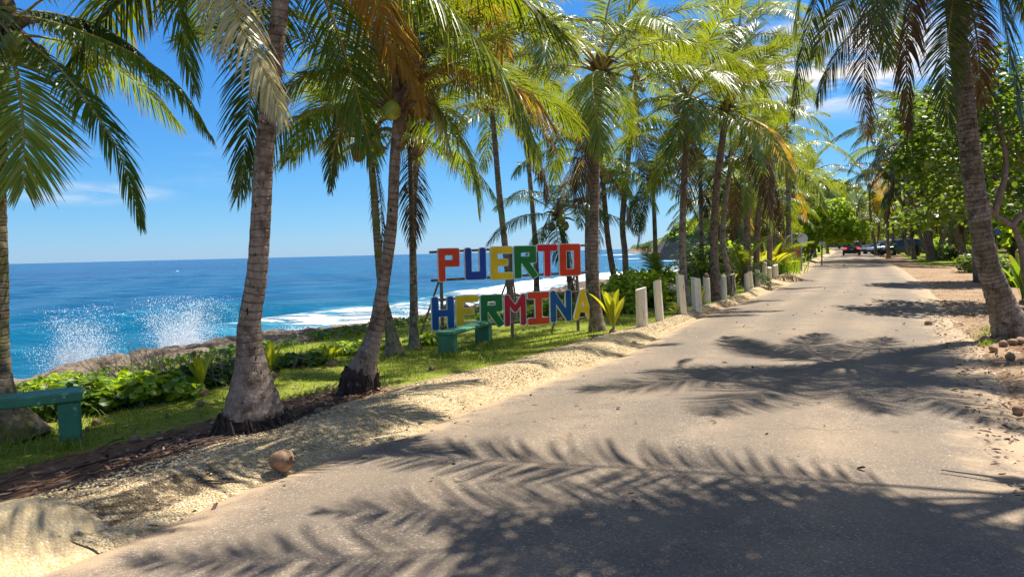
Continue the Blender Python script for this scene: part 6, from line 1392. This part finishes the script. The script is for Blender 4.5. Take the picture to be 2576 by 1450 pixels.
for (px, Yc, sc, lb, sd) in ((1938, 36, 1.7, 'bright yellow bushy seedling behind the tallest far post', 12), (1966, 38, 1.3, 'pale yellow low seedling beside the tall grass', 13), (1890, 35, 1.7, 'lime green seedling clump in the bushes behind the posts', 14)):
    p = at_px(px, Yc); sprout(lb, p, sc, 11, 'sprout', sd, .9, wide=.09)

# ================================================================== SHRUBS AND BROAD LEAVED TREES
VG = 'sea grape shrubs along the shore'
def shrub(px, py, wpx, hpx, label, seed, mat='broad', n=900, size=.12, deep=.6, elong=1.0, nb=6, group=VG, Yq=None, stems=8, shell=.4):
    p = GG(px, py) if Yq is None else at_px(px, Yq); sc = p.y/1805; w_, h_ = wpx*sc/2, hpx*sc*.88; gg = random.Random(seed); bl = []
    for i_ in range(nb):
        u = -1+2*(i_+.5)/nb+gg.uniform(-.15, .15); hh = h_*(1-.35*abs(u)**2)*gg.uniform(.7, 1.05)
        bl.append(((u*w_*.75, gg.uniform(.0, 1)*deep, hh*.45), (w_*1.5/nb+.12, deep*.55, hh*.52)))
    return bush('sea_grape_shrub', label, 'shrub', p, bl, n, size, mat, seed, group, stems=stems, rz=0, elong=elong, shell=shell)
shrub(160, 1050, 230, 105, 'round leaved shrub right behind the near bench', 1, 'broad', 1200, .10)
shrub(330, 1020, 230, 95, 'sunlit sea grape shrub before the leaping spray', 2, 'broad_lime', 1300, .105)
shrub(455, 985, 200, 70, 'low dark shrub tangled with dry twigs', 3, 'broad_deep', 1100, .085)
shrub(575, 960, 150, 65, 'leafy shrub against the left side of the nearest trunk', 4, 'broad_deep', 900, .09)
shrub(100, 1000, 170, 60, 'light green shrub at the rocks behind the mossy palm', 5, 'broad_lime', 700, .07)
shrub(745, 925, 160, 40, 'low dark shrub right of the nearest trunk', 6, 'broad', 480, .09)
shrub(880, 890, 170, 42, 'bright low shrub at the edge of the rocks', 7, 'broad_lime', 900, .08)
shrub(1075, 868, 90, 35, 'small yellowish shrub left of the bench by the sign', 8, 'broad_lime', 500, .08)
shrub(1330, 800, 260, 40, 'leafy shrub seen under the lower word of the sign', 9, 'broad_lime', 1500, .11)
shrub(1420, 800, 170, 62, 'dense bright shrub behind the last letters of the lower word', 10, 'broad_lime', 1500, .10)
shrub(1560, 790, 150, 72, 'shrub behind the broad leaved seedling', 11, 'broad_lime', 1300, .11)
BG = 'green bushes behind the posts'
for k_, (px, Yq, w_, h_, mt, n, lb) in enumerate((
    (1625, 18.5, 150, 75, 'broad_lime', 1900, 'rounded lime green bush behind the first two posts'), (1700, 19.5, 140, 92, 'broad_lime', 2000, 'taller lime green bush beside the pitted pale trunk'),
    (1770, 21, 110, 85, 'broad_lime', 1500, 'bush between the pale trunk and the stout trunk'), (1850, 30, 160, 110, 'broad', 1800, 'glossy dark green bush with bright upper leaves behind the curved trunk'),
    (1905, 33, 150, 95, 'broad_lime', 1700, 'wide bush below the dark leaning palm'), (1975, 36, 130, 60, 'broad_lime', 1500, 'bush beside the yellow seedling clump'),
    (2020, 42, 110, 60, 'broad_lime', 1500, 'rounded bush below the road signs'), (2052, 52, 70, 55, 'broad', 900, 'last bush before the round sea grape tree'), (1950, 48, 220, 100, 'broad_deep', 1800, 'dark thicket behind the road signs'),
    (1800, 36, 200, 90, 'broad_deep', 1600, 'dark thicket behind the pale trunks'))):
    p = at_px(px, Yq); s_, t_ = st(p); lim = float(kerb_t(s_))+1.9
    if t_ < lim: p = W(s_, lim+.3, 0); p = onground(p.x, p.y)
    sc = Yq/1805; ww, hh = w_*sc/2, h_*sc; gg = random.Random(k_+70)
    bl = [((ww*(-1+2*(i_+.5)/5)*.8, gg.uniform(-.3, 1.2), hh*.45*gg.uniform(.8, 1.1)), (ww*.42, .9, hh*.55)) for i_ in range(5)]
    bush('bush', lb, 'bush', p, bl, n, .10+.0022*Yq, mt, 300+k_, BG, stems=8)
# tall grass clump
for k_, (px, Yq) in enumerate(((1992, 39), (2016, 43), (1975, 37))):
    p = at_px(px, Yq); s_, t_ = st(p); t_ = max(t_, float(kerb_t(s_))+.75); p = W(s_, t_); p = onground(p.x, p.y); gg = np.random.default_rng(k_); q = np.stack([p.x+gg.normal(0, .5, 500), p.y+gg.normal(0, .7, 500), np.full(500, p.z)], 1)
    o = link('tall_grass', scatter_blades('tall_grass', q, .5, 1.15, .045, 'sprout_green', 40+k_, .28)); tag(o, ['tall reed like grass clump before the bushes', 'tall grass clump nearest the round road sign', 'tall grass clump beside the last posts'][k_], 'grass clump')
# dry twigs
for k_, (px, py, sz, n, lb) in enumerate(((450, 968, 1.0, 26, 'tangle of leafless grey twigs on the shrubs by the rocks'), (350, 985, .9, 12, 'bare twigs poking out of the sunlit shrub'), (1552, 770, 1.6, 4, 'bare dark branches standing behind the broad leaved seedling'), (1775, 720, 2.2, 10, 'dead brush between the trunks behind the posts'), (2450, 688, .9, 7, 'bare twigs on the grass island beside the blotched palm'))):
    p = GG(px, py); o = twig_mesh(k_+3, sz, n, .7).build('dry_branches', M['twig'], None, False, tuple(p)); tag(o, lb, 'dry branches')
# creeping vine ground cover
n = 26000; g = np.random.default_rng(5); s = g.uniform(1.5, 45, n); t = g.uniform(7.6, 11.0, n); dn = fbm(s*.55, t*.8, 4, 71)+.30*sstep(8.2, 9.6, t)-.35*sstep(10.2, 11.0, t)
ok = dn > .70; s, t = s[ok], t[ok]; pts = stpts(s, t)+np.stack([np.zeros(len(s))]*2+[g.uniform(.03, .20, len(s))], 1)
V, Fq, r_ = leaf_disc(pts, norm(g.normal(size=(len(pts), 3))*.5+np.array([0, 0, 1.0])), g.uniform(.05, .11, len(pts)), g.random(len(pts)), 1.0, g)
tag(link('creeping_vine', mk_mesh('creeping_vine', V, Fq, M['broad'], attrs=dict(rnd=r_, sv=r_*0))), kind='stuff')
# round sea grape tree over the road
p = at_px(2035, 60)
bl = [((1.0, 0, 2.6), (1.6, 1.6, 1.2)), ((2.6, .5, 3.0), (1.7, 1.6, 1.1)), ((4.0, 0, 2.6), (1.3, 1.4, .9)), ((.2, .5, 3.8), (1.5, 1.5, 1.1)), ((2.0, 0, 4.2), (1.7, 1.5, 1.0)), ((-.4, 0, 1.6), (1.0, 1.2, 1.0)), ((3.2, 0, 1.9), (1.2, 1.2, .7))]
broad_tree('sea_grape_tree', 'round sunlit sea grape tree arching over the road edge', p, bl, 2600, .32, 'tree_lime', 5, [[(0, 0, -.1), (.3, 0, .9), (1.2, 0, 2.0), (2.6, .2, 2.9)], [(0, 0, -.1), (-.2, 0, 1.2), (.3, .2, 2.6), (.5, .3, 3.6)]], rtrunk=.12)
# big sea grape trees on the landward side
Yt = 18.0; p = at_px(2590, Yt)
def L_(x, y, Y=Yt, dy=0): q = P(x, y, Y); return (q.x-p.x, q.y-p.y+dy, q.z-p.z)
limbs = [[(0, 0, -.1), L_(2560, 590), L_(2500, 540), L_(2470, 500), L_(2400, 440), L_(2340, 400)], [L_(2500, 540), L_(2530, 420), L_(2510, 300), L_(2500, 230)], [L_(2540, 570), L_(2620, 470), L_(2640, 300)]]
bl = [(L_(x, y, Yt, dy), (rx, 1.3, rz_)) for x, y, dy, rx, rz_ in ((2320, 330, -.3, .55, .8), (2360, 430, .3, .75, .6), (2300, 400, 0, .35, .5), (2430, 330, .8, .8, .8), (2460, 460, 1.2, .8, .6), (2530, 250, .2, .8, 1.0), (2560, 380, .8, .8, .9), (2490, 200, .4, .6, .7), (2400, 540, 1.5, .6, .45), (2560, 500, 1.4, .7, .6), (2620, 330, 0, .9, 1.2), (2350, 260, 1, .5, .5))]
broad_tree('sea_grape_tree', 'large sea grape tree with bare curving limbs behind the blotched palm', p, bl, 4200, .145, 'broad', 6, limbs, shell=.2, rtrunk=.085)
Yt = 27.0; p = at_px(2460, Yt)
bl = [(L_(x, y, Yt, dy), (rx, 1.6, rz_)) for x, y, dy, rx, rz_ in ((2330, 460, 0, .8, .8), (2400, 380, 1, 1.2, 1.2), (2470, 300, .5, 1.3, 1.2), (2540, 200, 1, 1.4, 1.6), (2500, 430, 1.5, 1.3, 1.2), (2600, 300, 1, 1.4, 1.8), (2420, 250, 1, 1.0, 1.0), (2580, 480, 1, 1.2, 1.2))]
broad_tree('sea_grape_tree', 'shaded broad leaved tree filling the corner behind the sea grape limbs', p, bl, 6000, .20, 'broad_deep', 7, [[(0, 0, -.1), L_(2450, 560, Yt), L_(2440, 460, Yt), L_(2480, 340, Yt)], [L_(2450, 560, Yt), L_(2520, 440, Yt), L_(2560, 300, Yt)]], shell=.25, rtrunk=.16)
# woods behind: a few tree meshes, copied
tp = []
for v_ in range(3):
    gg = random.Random(v_+900); bl = [((gg.uniform(-1.8, 1.8), gg.uniform(-1.5, 1.5), gg.uniform(.9, 5.2)), (gg.uniform(1.0, 1.7), gg.uniform(1.0, 1.7), gg.uniform(.8, 1.3))) for _ in range(9)]
    tp.append((cloud_mesh('crown', bl, 1700, .32, M[('tree_lime', 'broad_lime', 'broad')[v_]], 800+v_, shell=.35), (lambda mb: (mb.tube([(0, 0, -.2), (.2, 0, 1.5), (-.3, .2, 3.4)], [.2, .15, .08], 7), mb.tube([(.2, 0, 1.5), (1.0, .3, 2.8), (1.5, 0, 4.0)], [.13, .1, .05], 6), mb)[-1])(MB()).mesh('trunk', M['bark_broad'], True)))
WOODS = [(2330, 46, .9), (2385, 40, .8), (2430, 36, .85), (2490, 34, .9), (2545, 30, .9), (2610, 28, 1.0), (2360, 58, 1.1), (2420, 52, 1.2), (2480, 46, 1.2), (2540, 42, 1.2), (2600, 40, 1.3), (2290, 66, 1.1), (2250, 78, 1.2), (2210, 90, 1.2), (2340, 76, 1.4), (2400, 70, 1.5), (2470, 62, 1.5), (2540, 56, 1.6), (2620, 54, 1.6), (2180, 112, 1.3), (2145, 150, 1.5), (2200, 140, 1.6), (2110, 165, 1.6), (2080, 150, 1.4), (2060, 120, 1.1), (2040, 96, 1.0), (1985, 72, .9), (1950, 64, .9), (1900, 58, .8), (1860, 52, .8), (2300, 105, 1.5), (2240, 125, 1.6), (2680, 34, 1.2), (2760, 30, 1.2), (2700, 48, 1.6), (2820, 40, 1.6)]
for k_, (px, Yq, sc) in enumerate(WOODS):
    if 2180 < px < 2640 and Yq < 100: Yq, sc = (max(Yq*1.75+8, 112) if px < 2410 else Yq*1.75+8), sc*1.5
    if px >= 2640: Yq, sc = Yq*1.3, sc*1.3
    q = at_px(px, Yq); cm_, tm = tp[k_ % 3]; root = empty('woodland_tree', q, fg.uniform(0, 6.28)); root.scale = (sc*fg.uniform(.9, 1.2), sc*fg.uniform(.9, 1.2), sc*fg.uniform(.85, 1.1))
    tag(root, 'leafy tree in the dense woods behind the palms', 'tree', 'trees of the woods'); link('crown', cm_, root); link('trunk', tm, root)
# undergrowth bushes on the right under the trees
for k_, (px, Yq, w_, h_, mt, lb) in enumerate(((2440, 54, 120, 40, 'broad', 'shaded undergrowth bush behind the blotched trunk'), (2505, 34, 130, 50, 'broad', 'broad leaved bush right of the blue notice'), (2580, 24, 90, 45, 'broad_lime', 'sunlit bush at the right border of the lawn'), (2340, 84, 90, 45, 'broad_lime', 'sunlit bush behind the far benches'), (2420, 74, 140, 50, 'broad_lime', 'sunlit bush beyond the bench with a backrest'), (2290, 100, 100, 50, 'broad', 'bush behind the parked cars'))):
    p = at_px(px, Yq); sc = Yq/1805; ww, hh = w_*sc/2, h_*sc; gg = random.Random(k_+170)
    bl = [((ww*(-1+2*(i_+.5)/5)*.8, gg.uniform(-.3, 1.2), hh*.45*gg.uniform(.8, 1.1)), (ww*.42, .9, hh*.55)) for i_ in range(5)]
    bush('bush', lb, 'bush', p, bl, 1200, .10+.0022*Yq, mt, 400+k_, 'undergrowth bushes on the landward side', stems=6)
# big leaved plant at the right edge
p = GG(2572, 760); root = sprout('tall dark plant of stiff upright blades at the photo edge', p, 1.25, 12, 'sprout_green', 33, .45, group=None, wide=.05)
